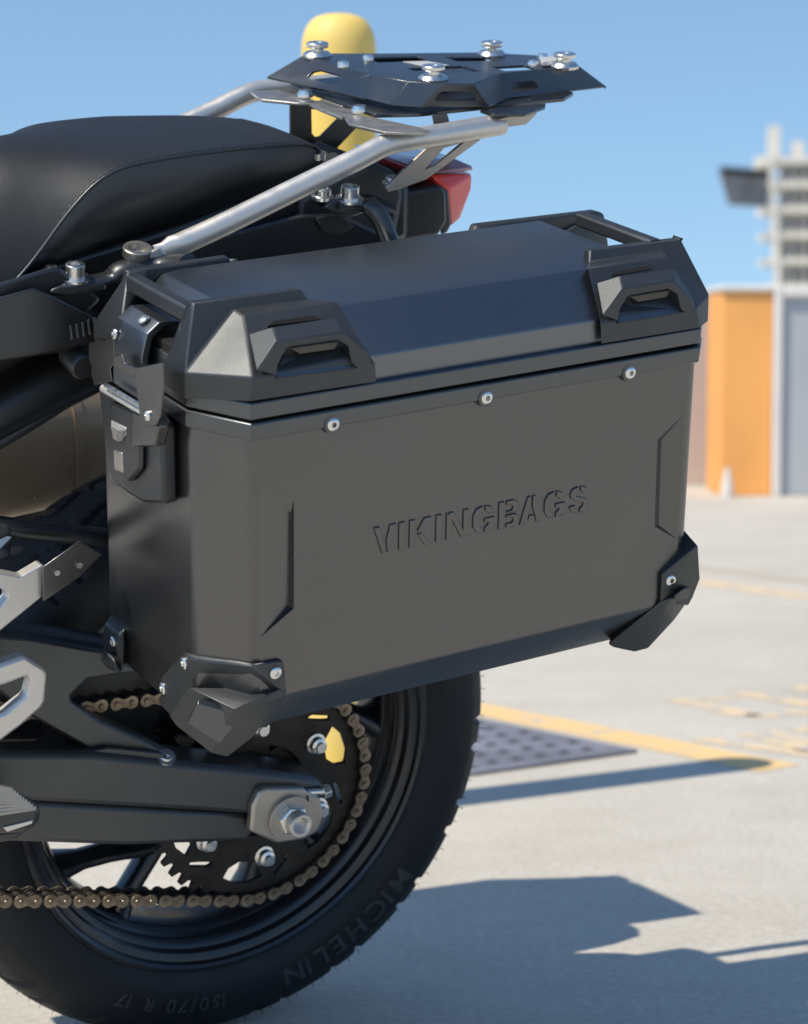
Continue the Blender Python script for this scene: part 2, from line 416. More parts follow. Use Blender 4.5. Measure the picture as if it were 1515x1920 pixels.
# bollard
M_boll = mat('yellow_bollard_plastic', (.83, .56, .1), .5, bump=.05, bscale=60, col2=(.86, .64, .2), vscale=5, rvar=.08)
bc = ground_at(638, 1524); br = .0575
bh = wall_at(638, 27, bc.y).z
prof = [(0, 0), (br, 0)] + [(br, bh*k/6) for k in range(1, 6)] + [(br, bh-.055)] + [(br*math.cos(a)**.55 if a < 1.57 else 0, bh-.055+.055*math.sin(a)) for a in [k*math.pi/2/8 for k in range(1, 9)]]
bm = lathe_bm(bmesh.new(), prof, (bc.x, bc.y, 0), (0, 0, 1), 40)
thing(finish('bollard', bm, M_boll, smooth=50), 'yellow domed bollard standing behind the motorcycle', 'bollard')

# far tower with open floors, masts and a dark sign box
TD = 300.
M_tow = mat('pale_tower_concrete', (.74, .70, .62), .8, var=.08, vscale=.3)
M_tin = mat('tower_interior', (.56, .5, .42), .8, var=.2, vscale=.4)
M_sign = mat('dark_sign_panel', (.1, .105, .12), .6, var=.3, vscale=.5)
M_twin = mat('tower_glass', (.2, .24, .3), .2)
e = bpy.data.objects.new('tower', None); COL.objects.link(e)
P0 = wall_at(1445, 640, TD); e.location = (P0.x, TD, 0)
thing(e, 'pale open-floored tower rising far behind the walls', 'tower')
def tblock(name, px0, px1, py0, py1, d0, d1, material, bevel=0, lean=0.):
    a, b = wall_at(px0, py1, TD), wall_at(px1, py0, TD)
    z0, z1 = a.z, b.z
    if py1 >= 640: z0 = 0
    bm = bmesh.new(); box_bm(bm, ((a.x+b.x)/2 - P0.x, (d0+d1)/2, (z0+z1)/2), abs(b.x-a.x), d1-d0, abs(z1-z0))
    if lean:
        for v in bm.verts: v.co.x += lean*(v.co.z-20)
    o = finish(name, bm, material, None, None, bevel, smooth=0); o.parent = e
    return o
tblock('core', 1478, 1640, 312, 640, 3, 9, M_tin)
for k, y in enumerate((300, 345, 392, 440, 489, 538, 586)):
    tblock('floor_slab', 1437+2.4*k, 1660, y-6.5, y+6.5, 0, 11, M_tow)
for k, x in enumerate((1441, 1462, 1484, 1506, 1530, 1556, 1600, 1650)):
    tblock('column', x, x+(13 if k == 0 else 8), 292, 640, .6 if k else -.3, 1.5, M_tow, lean=-.075 if k == 0 else 0)
for k in range(5):
    for x in (1478, 1516, 1562, 1612):
        tblock('window', x+3, x+24, 310+48*k, 334+48*k, 2.8, 3.05, M_twin)
tblock('mast', 1448, 1468, 233, 293, 2, 4, M_tow); tblock('mast', 1494, 1513, 262, 293, 2, 4, M_tow)
tblock('roof_parapet', 1437, 1660, 284, 300, 8, 10, M_tow)
bm = bmesh.new()
pp = [wall_at(*q, TD) - Vector((P0.x, TD, 0)) for q in ((1352, 312), (1440, 318), (1440, 386), (1372, 382))]
extrude_poly(bm, pp, Vector((0, 3, 0)))
o = finish('sign_box', bm, M_sign, None, e, 0, smooth=0)
bm = bmesh.new(); pp = [wall_at(*q, TD) - Vector((P0.x, TD+.1, 0)) for q in ((1354, 314), (1439, 320), (1439, 330), (1357, 325))]
extrude_poly(bm, pp, Vector((0, .08, 0))); finish('sign_frame', bm, M_dark, None, o, 0, smooth=0)

# ------------------------------------------------------------ pannier case
PC = Root('pannier_case', (.06, -.30, .21), 'black hard motorcycle pannier embossed VIKINGBAGS, hung on the side rack', 'pannier')
XF, XB, YN, YF = -.187, .308, -.42, -.18
def footprint(g=0., yn=YN, cx=.028, cy=.054):
    """plan outline grown by g"""
    return [(XF-g, yn+cy-g*.4), (XF+cx-g*.4, yn-g), (XB-.018+g*.4, yn-g), (XB+g, yn+.022-g*.4), (XB+g, YF-.008+g*.4), (XB-.008+g*.4, YF+g), (XF+.008-g*.4, YF+g), (XF-g, YF-.008+g*.4)]
def ring_loft(bm, rings, cap=True):
    rs = [[bm.verts.new(p) for p in r] for r in rings]
    for a, b in zip(rs, rs[1:]):
        n = len(a)
        for k in range(n): bm.faces.new((a[k], a[(k+1) % n], b[(k+1) % n], b[k]))
    if cap: bm.faces.new(rs[0]); bm.faces.new(rs[-1])
    return bm
def fp3(z, g=0., yn=YN, **k): return [Vector((x, y, z)) for x, y in footprint(g, yn, **k)]
def on(px, py, d=0.): return at(px, py, Y=YN) + Vector((0, d, 0))
def in_plane(px, py, d):           # pixel seen on the plane lying d behind the outer face
    return at(px, py, Y=YN+d)
def rounded(z, g=0., yn=YN, rad=.006, n=4):
    """plan outline with rounded corners; the outer face runs from index n to n+1"""
    pts = [Vector((x, y)) for x, y in footprint(g, yn)]; out = []
    for k, p in enumerate(pts):
        a, b = (pts[k-1]-p).normalized(), (pts[(k+1) % 8]-p).normalized()
        for q in range(n+1):
            t = q/n
            out.append((p + a*rad*(1-t)**2 + b*rad*t*t))
    return [Vector((p.x, p.y, z)) for p in out]
def body_mesh():
    bm = bmesh.new(); n = 4
    rings = [[bm.verts.new(p) for p in r] for r in (rounded(.217, -.006, -.388), rounded(.2595, -.0012), rounded(.2635, 0), rounded(.505, 0))]
    N = len(rings[0]); skip = 2*n+1
    for q, (a, b) in enumerate(zip(rings, rings[1:])):
        for k in range(N):
            if q == 2 and k == skip: continue
            bm.faces.new((a[k], a[(k+1) % N], b[(k+1) % N], b[k]))
    bm.faces.new(rings[0]); bm.faces.new(rings[-1])
    quad = [rings[2][skip].co.copy(), rings[2][skip+1].co.copy(), rings[3][skip+1].co.copy(), rings[3][skip].co.copy()]
    o = finish('body', bm, M_coat, PC, None, 0, smooth=32)
    bm = bmesh.new(); loops = [[bm.verts.new(p) for p in quad]]
    pits = ([on(490, 905), on(487, 1196), on(551, 1141), on(551, 938)], [in_plane(542, 1139, .005), in_plane(545, 962, .004)]), \
           ([on(1284, 775), on(1270, 1012), on(1227, 987), on(1233, 824)], [in_plane(1235, 984, .006), in_plane(1240, 826, .006)])
    for P, D_ in pits:
        v = [bm.verts.new(p) for p in P]; d2, d3 = [bm.verts.new(p) for p in D_]
        for f in ((v[0], v[1], d2, d3), (v[1], v[2], d2), (v[2], v[3], d3, d2), (v[3], v[0], d3)): bm.faces.new(f)
        loops.append(v)
    es = []
    for l in loops:
        for i in range(len(l)):
            a, b = l[i], l[(i+1) % len(l)]
            es.append(bm.edges.get((a, b)) or bm.edges.new((a, b)))
    bmesh.ops.triangle_fill(bm, edges=es, use_beauty=True, normal=(0, -1, 0))
    finish('outer_panel', bm, M_coat, PC, o, 0, smooth=0)
    return o
body = body_mesh()
# rolled trim under the lid, with the small scallops round the rivets
bm = bmesh.new(); ring_loft(bm, [fp3(.4945, .0005), fp3(.4955, .0042), fp3(.509, .0052), fp3(.5105, .003)])
finish('rim_trim', bm, M_trim, PC, None, .001)
bm = bmesh.new(); ring_loft(bm, [fp3(.509, -.004), fp3(.514, -.004)]); finish('lid_seal', bm, M_dark, PC, None)
# rivets under the trim and their scallops
for px, py in ((625, 796), (913, 746), (1182, 699)):
    c = at(px, py, Y=YN-.005)
    lathe('rivet_seat', [(0, .004), (.0088, .004), (.0082, -.0002), (0, -.0002)], c, (0, 1, 0), M_trim, PC, body, 20)
    rivet(c, (0, -1, 0), .0056, PC, body)
# embossed lettering
ST = .19
def seg(a, b, t=ST):
    a, b = Vector(a), Vector(b); d = (b-a).normalized(); n = Vector((-d.y, d.x))*t/2
    return [a+n, a-n, b-n, b+n]
GL = {
 'V': (.74, [[(0, 1), (.2, 1), (.4, .26), (.33, 0), (.28, 0)], [(.74, 1), (.54, 1), (.42, .5), (.46, 0), (.5, .05)]]),
 'I': (.2, [[(0, 0), (.2, 0), (.2, 1), (0, 1)]]),
 'K': (.74, [[(0, 0), (.2, 0), (.2, 1), (0, 1)], [(.26, .56), (.5, 1), (.74, 1), (.42, .52)], [(.26, .48), (.42, .46), (.76, 0), (.52, 0)]]),
 'N': (.76, [[(0, 0), (.19, 0), (.19, .86), (0, 1)], [(.57, .14), (.76, 0), (.76, 1), (.57, 1)], [(.06, 1), (.24, 1), (.7, 0), (.52, 0)]]),
 'G': (.74, [[(.33, 1), (.12, .93), (0, .7), (0, .3), (.12, .07), (.33, 0), (.33, .19), (.2, .32), (.2, .68), (.33, .81)], [(.41, 1), (.62, .93), (.74, .7), (.54, .66), (.41, .81)], [(.41, 0), (.41, .19), (.54, .3), (.54, .36), (.4, .36), (.4, .53), (.74, .53), (.74, .05), (.6, .05), (.58, .1)]]),
 'B': (.72, [[(0, 0), (.2, 0), (.2, 1), (0, 1)], [(.27, 1), (.52, 1), (.68, .88), (.68, .64), (.6, .54), (.27, .56), (.27, .4), (.6, .52), (.72, .4), (.72, .14), (.54, 0), (.27, 0), (.27, .17), (.44, .17), (.52, .24), (.52, .36), (.44, .42), (.27, .42), (.27, .58), (.42, .6), (.49, .67), (.49, .77), (.42, .83), (.27, .83)]]),
 'A': (.82, [[(0, 0), (.22, 0), (.38, .62), (.38, 1), (.27, 1)], [(.82, 0), (.6, 0), (.44, .62), (.44, 1), (.55, 1)], [(.29, .13), (.53, .13), (.49, .3), (.33, .3)]]),
 'S': (.7, [[(.31, 1), (.1, .93), (.02, .76), (.05, .58), (.2, .47), (.5, .38), (.5, .25), (.39, .17), (.39, 0), (.6, .06), (.7, .24), (.67, .45), (.5, .55), (.22, .65), (.22, .76), (.31, .83)], [(.39, 1), (.6, .93), (.68, .73), (.49, .68), (.39, .83)], [(.31, 0), (.1, .07), (0, .29), (.2, .33), (.31, .17)]]),
}
pA, pB = at(700, 989, Y=YN), at(1104, 906, Y=YN)
zb = at(722, 1037, Y=YN).z; H = pA.z - zb
word = 'VIKINGBAGS'; gap = .15
KERN = {'BA': -.13, 'AG': -.1, 'VI': -.06}
tot = sum(GL[c][0] for c in word) + gap*(len(word)-1) + sum(KERN.values())
sc = (pB.x - pA.x)/tot; x = 0
bm = bmesh.new()
def clean(poly):
    return poly
for ci, ch in enumerate(word):
    w, polys = GL[ch]
    for poly in polys:
        if ch == 'B' and len(poly) > 10:
            poly = [(.27, 1), (.52, 1), (.68, .88), (.68, .64), (.58, .54), (.27, .54), (.27, .62), (.42, .62), (.49, .68), (.49, .77), (.42, .83), (.27, .83)]
            p2 = [(.27, .48), (.6, .48), (.72, .38), (.72, .14), (.54, 0), (.27, 0), (.27, .17), (.44, .17), (.52, .22), (.52, .31), (.44, .37), (.27, .37)]
            extrude_poly(bm, [Vector((pA.x+(x+u)*sc, YN-.0017, zb+v*H)) for u, v in p2], Vector((0, .0025, 0)))
        extrude_poly(bm, [Vector((pA.x+(x+u)*sc, YN-.0017, zb+v*H)) for u, v in poly], Vector((0, .0025, 0)))
    x += w + gap + KERN.get(word[ci:ci+2], 0)
o = finish('embossed_lettering', bm, M_coat, PC, body, .0012, 2)
o['label'] = 'stencil letters VIKINGBAGS pressed into the outer face'

# lid: base tray, raised middle
bm = bmesh.new()
ring_loft(bm, [fp3(.5125, .003), fp3(.5138, .0045), fp3(.5265, .0045), fp3(.528, .0025), fp3(.5285, 0), fp3(.545, -.001)])
lid = finish('lid', bm, M_trim, PC, None, .0012, 2)
bm = bmesh.new()
def lidring(x, zt_, inset=0):
    yn, rn, rf, yf = YN, -.381, -.214, YF
    return [Vector((x, yn, .5284)), Vector((x, yn, .5495-inset)), Vector((x, rn+inset, zt_-.001)), Vector((x, rn+.004+inset, zt_)), Vector((x, rf-.004, zt_)), Vector((x, rf, zt_-.001)), Vector((x, yf, .5495-inset)), Vector((x, yf, .5284))]
ring_loft(bm, [lidring(-.150, .570, .006), lidring(-.138, .5825, .001), lidring(-.12, .5845), lidring(.255, .5845), lidring(.268, .578, .002)])
finish('lid_top', bm, M_lid, PC, lid, .002, 3, smooth=25)

def poly_mesh(name, verts, faces, material, root, parent=None, bevel=.0015, seg=2, smooth=30):
    bm = bmesh.new(); v = {k: bm.verts.new(p) for k, p in verts.items()}
    for f in faces: bm.faces.new([v[k] for k in f])
    return finish(name, bm, material, root, parent, bevel, seg, smooth=smooth)
YP = YN - .0055      # outer plane of the corner mouldings
# --- front near corner moulding
FN = Vector((-.555, -.36, .75))
def on_plane(px, py, p0, n):
    d = ray(px, py); return EYE + d*((p0-EYE).dot(n)/d.dot(n))
SLN = Vector((0, -.657, .754)); SL0 = Vector((0, -.42, .5495)) + SLN*.0045
def slope_at(px, py): return on_plane(px, py, SL0, SLN)
def ctr(px, py, Y): return at(px, py, Y=Y)
XG = XF - .006
def mould(P, end):
    """corner moulding: rail wall, ledge, slope, facet, band, closed at the back; end = direction into the lid"""
    v = dict(P)
    for k in ('a', 'b'):
        v['B'+k] = P[k] + Vector((0, .010, 0)); v['C'+k] = P[k] + Vector((0, .012, -.024))
    v['Bg'] = P['g'] + Vector((.03*end, 0, 0)); v['Bt'] = P['gt'] + Vector((.03*end, 0, 0))
    bm = bmesh.new(); V = {k: bm.verts.new(p) for k, p in v.items()}
    F = [('a', 'b', 'b2', 'c'), ('c', 'b2', 'l', 'd'), ('d', 'l', 'm', 'f'), ('m', 'k', 'f'), ('c', 'd', 'f', 'e'), ('a', 'c', 'e'), ('e', 'f', 'i', 'h'), ('f', 'k', 'j', 'i'),
         ('a', 'e', 'gt'), ('e', 'h', 'g', 'gt'), ('a', 'Ba', 'Bb', 'b'), ('Ba', 'Ca', 'Cb', 'Bb'), ('b', 'Bb', 'Cb', 'b2'), ('b2', 'Cb', 'l'), ('a', 'gt', 'Bt', 'Ca', 'Ba'), ('gt', 'g', 'Bg', 'Bt')]
    for f in F: bm.faces.new([V[k] for k in f])
    return finish('corner_moulding', bm, M_plast, PC, lid, .0016, 2, smooth=14)
ff = ctr(473, 708, YP)
c_ = on_plane(438, 580, ff, FN)
front = {
 'a': ctr(361, 569, -.362), 'b': ctr(565, 543, -.366), 'b2': at(578, 560, Z=c_.z+.001), 'c': c_, 'd': on_plane(456, 593, ff, FN), 'l': slope_at(632, 566),
 'm': slope_at(690, 664), 'k': ctr(703, 680, YP), 'j': ctr(705, 715, YP), 'i': ctr(470, 752, YP), 'f': ff,
 'e': on_plane(346, 700, ff, FN), 'h': at(343, 747, X=XG-.001), 'g': at(303, 718, X=XG-.001), 'gt': at(303, 690, X=XG)}
mould(front, 1)
d_ = slope_at(1252, 480)
rear = {
 'a': ctr(1277, 449, -.362), 'b': ctr(1107, 470, -.366), 'b2': at(1104, 492, Z=d_.z+.001), 'c': at(1240, 470, Z=d_.z+.001), 'd': d_, 'l': slope_at(1103, 501),
 'm': slope_at(1123, 590), 'k': ctr(1126, 607, YP), 'j': ctr(1128, 644, YP), 'i': ctr(1312, 614, YP), 'f': ctr(1305, 577, YP),
 'e': at(1330, 552, X=XB+.004), 'h': at(1328, 601, X=XB+.006), 'g': Vector((XB+.006, -.33, .5285)), 'gt': Vector((XB+.004, -.33, .555))}
mould(rear, -1)
M_foam = mat('pocket_foam', (.11, .1, .085), .9, bump=.8, bscale=500)
def handle(P):
    """bridge grip: light end facet, top, front arch with an opening"""
    yf_ = YP - .003
    F_ = lambda q: at(*q, Y=yf_)
    fo = [F_(q) for q in P['front']]; ho = [F_(q) for q in P['hole']]
    n4 = fo[0]
    bo = [on_plane(*P['back'][0], n4, FN), on_plane(*P['back'][1], n4, FN)] + [at(*q, Y=y) for (*q, y) in P['back'][2:]]
    bm = bmesh.new()
    vfo = [bm.verts.new(p) for p in fo]; vbo = [bm.verts.new(p) for p in bo]; vho = [bm.verts.new(p) for p in ho]
    vhb = [bm.verts.new(p + Vector((0, .013, .001))) for p in ho]
    inner = [bm.verts.new(p + Vector((0, .004, -.006))) for p in bo]
    n, m = len(fo), len(ho)
    for i in range(n-1):
        bm.faces.new((vfo[i], vfo[i+1], vbo[i+1], vbo[i]))
    for i in range(m-1): bm.faces.new((vho[i], vho[i+1], vhb[i+1], vhb[i]))
    loop = vfo + vho[::-1]
    es = []
    for i in range(len(loop)):
        a, b = loop[i], loop[(i+1) % len(loop)]
        es.append(bm.edges.get((a, b)) or bm.edges.new((a, b)))
    bmesh.ops.triangle_fill(bm, edges=es, use_beauty=True)
    for v in inner: bm.verts.remove(v)
    bmesh.ops.dissolve_limit(bm, angle_limit=math.radians(1), verts=bm.verts, edges=bm.edges)
    finish('grip', bm, M_plast, PC, lid, .0012, 2, smooth=14)
    # glossy floor of the pocket, sloping like the lid
    q = [slope_at(*P['pocket'][0]), slope_at(*P['pocket'][1]), at(*P['pocket'][2], Y=YP-.0012), at(*P['pocket'][3], Y=YP-.0012)]
    q = [p + Vector((0, -.0006, .0006)) for p in q]
    bm = bmesh.new(); extrude_poly(bm, q, Vector((0, .003, -.003))); finish('pocket', bm, M_lid, PC, lid)
    a, b = P['foam']; p, q = at(*a, Y=-.4215), at(*b, Y=-.4215)
    bm = bmesh.new(); bx = [p, q, q+Vector((-.004, 0, -.006)), p+Vector((.008, 0, -.006))]
    extrude_poly(bm, bx, Vector((0, .009, 0))); finish('foam_strip', bm, M_foam, PC, lid, .0006)
handle(dict(front=[(482, 694), (517, 639), (646, 622), (692, 661), (697, 684)], back=[(468, 627), (511, 614), (628, 596, -.4085), (687, 655, -.4155), (699, 680, -.4225)],
    hole=[(519, 703), (522, 683), (536, 655), (548, 650), (633, 638), (654, 649), (660, 680), (668, 688)], pocket=[(536, 650), (655, 634), (670, 690), (518, 709)], foam=[(546, 653), (636, 640)]))
handle(dict(front=[(1131, 591), (1166, 541), (1264, 526), (1299, 565), (1302, 580)], back=[(1120, 531), (1163, 518), (1263, 504, -.4085), (1299, 556, -.4155), (1304, 574, -.4225)],
    hole=[(1160, 601), (1162, 582), (1176, 557), (1186, 553), (1254, 542), (1271, 552), (1277, 578), (1281, 584)], pocket=[(1176, 551), (1275, 536), (1283, 586), (1158, 606)], foam=[(1184, 556), (1257, 544)]))
# slots on top of the grips: dark plates painted for the shade inside
for sl in ([(503, 611), (512, 603), (590, 592), (602, 599)], [(1146, 518), (1152, 511), (1214, 499), (1222, 505)]):
    bm = bmesh.new(); c = [slope_at(*p) + SLN*.0006 for p in sl]
    extrude_poly(bm, c, -SLN*.004); finish('slot', bm, M_dark, PC, lid)
# --- far mouldings: front and rear posts with rails
def H(name, pts, material=M_plast, root=PC, parent=None, bevel=.0018):
    return finish(name, hull(pts), material, root, parent, bevel, 2, smooth=25)
yq = -.205
ft = at(239, 509, Y=-.212)
H('corner_moulding', [ft, ft+Vector((.02, 0, 0)), at(174, 606, X=XF-.004), at(174, 634, X=XF-.005), at(214, 640, X=XF-.005), at(228, 600, X=XF-.002), at(241, 560, Y=-.216),
   Vector((XF+.05, YF+.005, .528)), Vector((XF-.004, YF-.01, .528)), Vector((XF+.05, -.2, .58)), Vector((XF+.05, YF+.003, .55))], parent=lid)
r0, r1 = at(239, 509, Y=-.212), at(430, 482, Y=-.208)
H('rail', [r0, r0+Vector((0, .01, 0)), r1, r1+Vector((0, .01, 0)), r0+Vector((0, 0, -.022)), r0+Vector((0, .02, -.03)), r1+Vector((.004, 0, -.016)), r1+Vector((.006, .02, -.024))], parent=lid)
r2 = at(450, 484, Y=-.212); H('rail_tip', [r2, r1+Vector((0, 0, -.003)), r1+Vector((0, .012, -.003)), r1+Vector((0, 0, -.018)), r1+Vector((0, .012, -.018)), r2+Vector((.004, .006, -.012))], parent=lid)
q0, q1 = at(895, 424, Y=-.205), at(1124, 397, Y=-.2)
H('rail', [q0, q0+Vector((0, .012, 0)), q1, q1+Vector((0, .012, 0)), q0+Vector((-.012, 0, -.012)), q1+Vector((0, 0, -.03)), q1+Vector((0, .02, -.03)), q0+Vector((0, .02, -.02))], parent=lid)
H('corner_moulding', [q1, q1+Vector((0, .012, 0)), q1+Vector((.006, 0, -.003)), q1+Vector((-.03, 0, -.03)), at(1142, 462, Y=-.2), Vector((XB+.005, -.215, .528)), Vector((XB+.005, YF, .528)), Vector((XB-.04, YF, .53)), Vector((XB-.04, -.21, .56)), Vector((XB+.004, -.21, .555))], parent=lid)
H('rail_foot', [at(884, 437, Y=-.212), at(955, 431, Y=-.212), at(960, 414, Y=-.207), at(896, 424, Y=-.207), at(975, 428, Y=-.21), at(975, 412, Y=-.2), at(896, 424, Y=-.19), at(970, 412, Y=-.19)], parent=lid)
# --- grab bars across both ends
def bar(p, q, w, h):
    d = (q-p).normalized(); s = Vector((1, 0, 0)); u = Vector((0, 0, 1)); bm = bmesh.new()
    pts = []
    for c in (p, q):
        for a, b in ((-.5, -.35), (-.35, -.5), (.35, -.5), (.5, -.35), (.5, .35), (.35, .5), (-.35, .5), (-.5, .35)):
            pts.append(c + s*a*w + u*b*h)
    return H('grab_bar', pts, M_plast, PC, lid, .0008)
p, q = at(243, 525, X=XF+.016), at(356, 588, X=XF+.016)
bar(Vector((XF+.016, -.225, p.z)), Vector((XF+.016, -.357, p.z)), .013, .015)
p, q = at(1108, 414, X=.29), at(1222, 460, X=.29)
bar(Vector((.286, p.y+.01, p.z)), Vector((.286, -.358, p.z)), .014, .013)
# inner floor of the front end between the mouldings
bm = bmesh.new(); ring_loft(bm, [[Vector((x, y, z)) for x, y in ((XF+.004, -.375), (XF+.05, -.375), (XF+.05, -.2), (XF+.004, -.2))] for z in (.53, .553)])
finish('end_step', bm, M_dark, PC, lid, .002)

# --- latch on the front end
def fx(px, py, dx): return at(px, py, X=XF - dx)
def fplate(name, px, dx, thick, material, parent, bevel=.0012):
    bm = bmesh.new(); extrude_poly(bm, [fx(*p, dx) for p in px], Vector((thick, 0, 0)))
    return finish(name, bm, material, PC, parent, bevel)
latch = fplate('latch', [(183, 722), (196, 720), (285, 776), (302, 800), (305, 944), (268, 943), (238, 925), (213, 905), (200, 880)], .016, .014, M_plast2, None, .003)
fplate('latch_backplate', [(190, 735), (300, 790), (307, 946), (205, 905)], .008, .008, M_coat, latch)
fplate('lever', [(206, 752), (252, 772), (262, 800), (262, 880), (240, 905), (222, 880), (214, 862)], .0215, .006, M_plast2, latch, .003)
fplate('lever_side', [(246, 790), (258, 782), (262, 836), (247, 838)], .022, .01, M_coat, latch, .002)
fplate('strap_wing', [(246, 838), (248, 770), (285, 785), (296, 800), (287, 838)], .024, .012, M_coat, latch, .002)
# half-round thumb emblem, ribbed
bm = bmesh.new()
pts = [fx(208, 793, .0222), fx(236, 805, .0222)]
c0 = fx(222, 798, .0222)
extrude_poly(bm, [fx(208, 788, .0222), fx(236, 802, .0222), fx(235, 815, .0222), fx(231, 823, .0222), fx(225, 828, .0222), fx(218, 824, .0222), fx(211, 814, .0222), fx(208, 802, .0222)], Vector((.002, 0, 0)))
emb = finish('thumb_emblem', bm, M_alu, PC, latch, .0008)
for k in range(5):
    bm = bmesh.new(); tube_bm(bm, resample([fx(209+k*.8, 799+5.2*k, .0228), fx(222, 808+4.6*k, .0228), fx(235-k*1.2, 808+4*k, .0228)], 6), .0008, 6); finish('rib', bm, M_cast, PC, latch)
fplate('lock_cover', [(212, 843), (228, 849), (230, 888), (214, 881)], .0225, .004, M_cast, latch, .0012)
tube('pin', [fx(194, 728, .02), fx(285, 782, .02)], .0036, M_steel, PC, latch, 6)
tube('pin', [fx(198, 722, .0235), fx(280, 770, .0235)], .0022, M_zinc, PC, latch, 6)
# lid strap over the front with two side cheeks
bm = bmesh.new()
prof = [fx(228, 606, -.012), fx(240, 600, -.006), fx(224, 622, .004), fx(222, 655, .010), fx(216, 690, .012), fx(215, 735, .012)]
w = Vector((0, -.058, 0))
rows = [[p + w*k for k in (0, .25, .5, .75, 1)] for p in (Vector((XF+.022, -.245, .566)), Vector((XF+.004, -.245, .567)), Vector((XF-.008, -.245, .558)), Vector((XF-.013, -.245, .54)), Vector((XF-.014, -.245, .500)))]
g = [[bm.verts.new(p) for p in r] for r in rows]; g2 = [[bm.verts.new(p + Vector((.006, 0, -.004))) for p in r] for r in rows]
for G, flip in ((g, 0), (g2, 1)):
    for i in range(4):
        for j in range(4): bm.faces.new((G[i][j], G[i+1][j], G[i+1][j+1], G[i][j+1]))
for i in range(4):
    for j in (0, 4): bm.faces.new((g[i][j], g[i+1][j], g2[i+1][j], g2[i][j]))
for j in range(4):
    for i in (0, 4): bm.faces.new((g[i][j], g[i][j+1], g2[i][j+1], g2[i][j]))
finish('lid_strap', bm, M_lid, PC, latch, .001, smooth=50)
rivet(Vector((XF-.002, -.285, .566)), (-.35, 0, .94), .0055, PC, latch)
rivet(Vector((XF-.0135, -.25, .545)), (-1, 0, .2), .0045, PC, latch)
fplate('hinge_cheek', [(166, 643), (213, 635), (214, 680), (206, 692), (210, 715), (176, 722), (170, 700), (172, 690), (166, 672)], .014, .002, M_coat, latch, .0006)
fplate('hinge_cheek', [(252, 690), (304, 680), (306, 720), (300, 780), (292, 798), (275, 800), (262, 780), (256, 730)], .027, .002, M_coat, latch, .0006)
fplate('hinge_tab', [(212, 668), (228, 664), (234, 682), (252, 690), (252, 706), (214, 690)], .024, .003, M_coat, latch, .0006)
rivet(fx(277, 780, .028), (-1, 0, 0), .0048, PC, latch)
lathe('hinge_knuckle', [(0, 0), (.011, 0), (.013, .004), (.013, .03), (.01, .034), (0, .034)], at(160, 690, X=XF-.004), (0, 1, .2), M_plast2, PC, latch, 20)

# --- lower corner guards
def pc(px, py, Y): return at(px, py, Y=Y)
guard = H('corner_guard', [at(345, 1222, X=XF-.004), at(301, 1270, X=XF-.004), at(299, 1322, X=XF-.004), at(318, 1341, X=XF-.004),
    at(475, 1247, Y=YN-.004), at(533, 1236, Y=YN-.004), at(539, 1301, Y=YN-.004), at(362, 1236, X=XF-.003), Vector((XF+.06, -.386, .214)), Vector((XF+.004, -.34, .214)), at(505, 1345, Y=-.408)], M_plast, PC, None, .002)
H('bumper', [at(354, 1289, Y=-.375), at(345, 1301, X=XF-.012), at(317, 1342, X=XF-.012), at(329, 1360, X=XF-.008), at(396, 1412, Y=-.372), at(426, 1419, Y=-.378), at(455, 1391, Y=-.395), at(472, 1384, Y=-.402),
    at(481, 1311, Y=-.427), at(511, 1313, Y=-.427), at(527, 1291, Y=YN-.004), at(538, 1303, Y=YN-.003), at(440, 1330, Y=-.424), Vector((XF+.05, -.38, .215)), Vector((XF+.01, -.35, .222))], M_plast, PC, guard, .003)
bm = bmesh.new()
for px, py in ((345, 1244), (305, 1291)): rivet(at(px, py, X=XF-.0045), (-1, 0, 0), .0055, PC, guard)
rivet(at(517, 1262, Y=YN-.0045), (0, -1, 0), .0055, PC, guard)
# inset of the bumper: flat darker pad
A_, B_, C_, D_ = at(371, 1317, Y=-.3985), at(455, 1338, Y=-.415), at(412, 1392, Y=-.3935), at(352, 1352, Y=-.3815)
bm = bmesh.new(); nrm = (B_-A_).cross(D_-A_).normalized()
if nrm.y > 0: nrm = -nrm
extrude_poly(bm, [p + nrm*.002 for p in (A_, B_, C_, D_)], -nrm*.006); finish('bumper_pad', bm, M_trim, PC, guard, .0006)
guard = H('corner_guard', [at(1240, 1078, Y=YN-.004), at(1300, 1058, Y=YN-.003), at(1308, 1022, X=XB-.008), at(1310, 1060, X=XB+.003), at(1313, 1085, X=XB+.006), at(1300, 1115, X=XB+.003), at(1238, 1130, Y=YN-.004), at(1292, 1135, Y=YN+.006),
    Vector((XB+.003, -.34, .28)), Vector((XB+.003, -.34, .34)), Vector((XB-.01, -.36, .24))], M_plast, PC, None, .002)
H('bumper', [at(1238, 1128, Y=YN-.004), at(1262, 1120, Y=YN-.008), at(1300, 1112, Y=-.40), at(1262, 1165, Y=-.405), at(1214, 1217, Y=-.39), at(1190, 1223, Y=-.39), at(1140, 1209, Y=-.394), at(1150, 1214, Y=-.39), at(1246, 1140, Y=YN-.004), Vector((XB-.04, -.35, .22)), Vector((XB, -.35, .27))], M_plast, PC, guard, .003)
H('bumper_nose', [at(1262, 1118, Y=YN-.012), at(1280, 1104, Y=YN-.012), at(1304, 1098, Y=-.41), at(1300, 1122, Y=-.41), at(1268, 1128, Y=YN-.008), at(1292, 1090, Y=-.405)], M_plast, PC, guard, .002)
rivet(at(1258, 1088, Y=YN-.0045), (0, -1, 0), .0056, PC, guard)
guard = H('corner_guard', [at(197, 1168, X=XF-.004), at(231, 1196, X=XF-.004), at(229, 1262, X=XF-.004), at(196, 1240, X=XF-.004), Vector((XF+.03, YF+.004, .22)), Vector((XF+.03, YF+.004, .28)), Vector((XF-.003, YF+.003, .235))], M_plast, PC, None, .002)
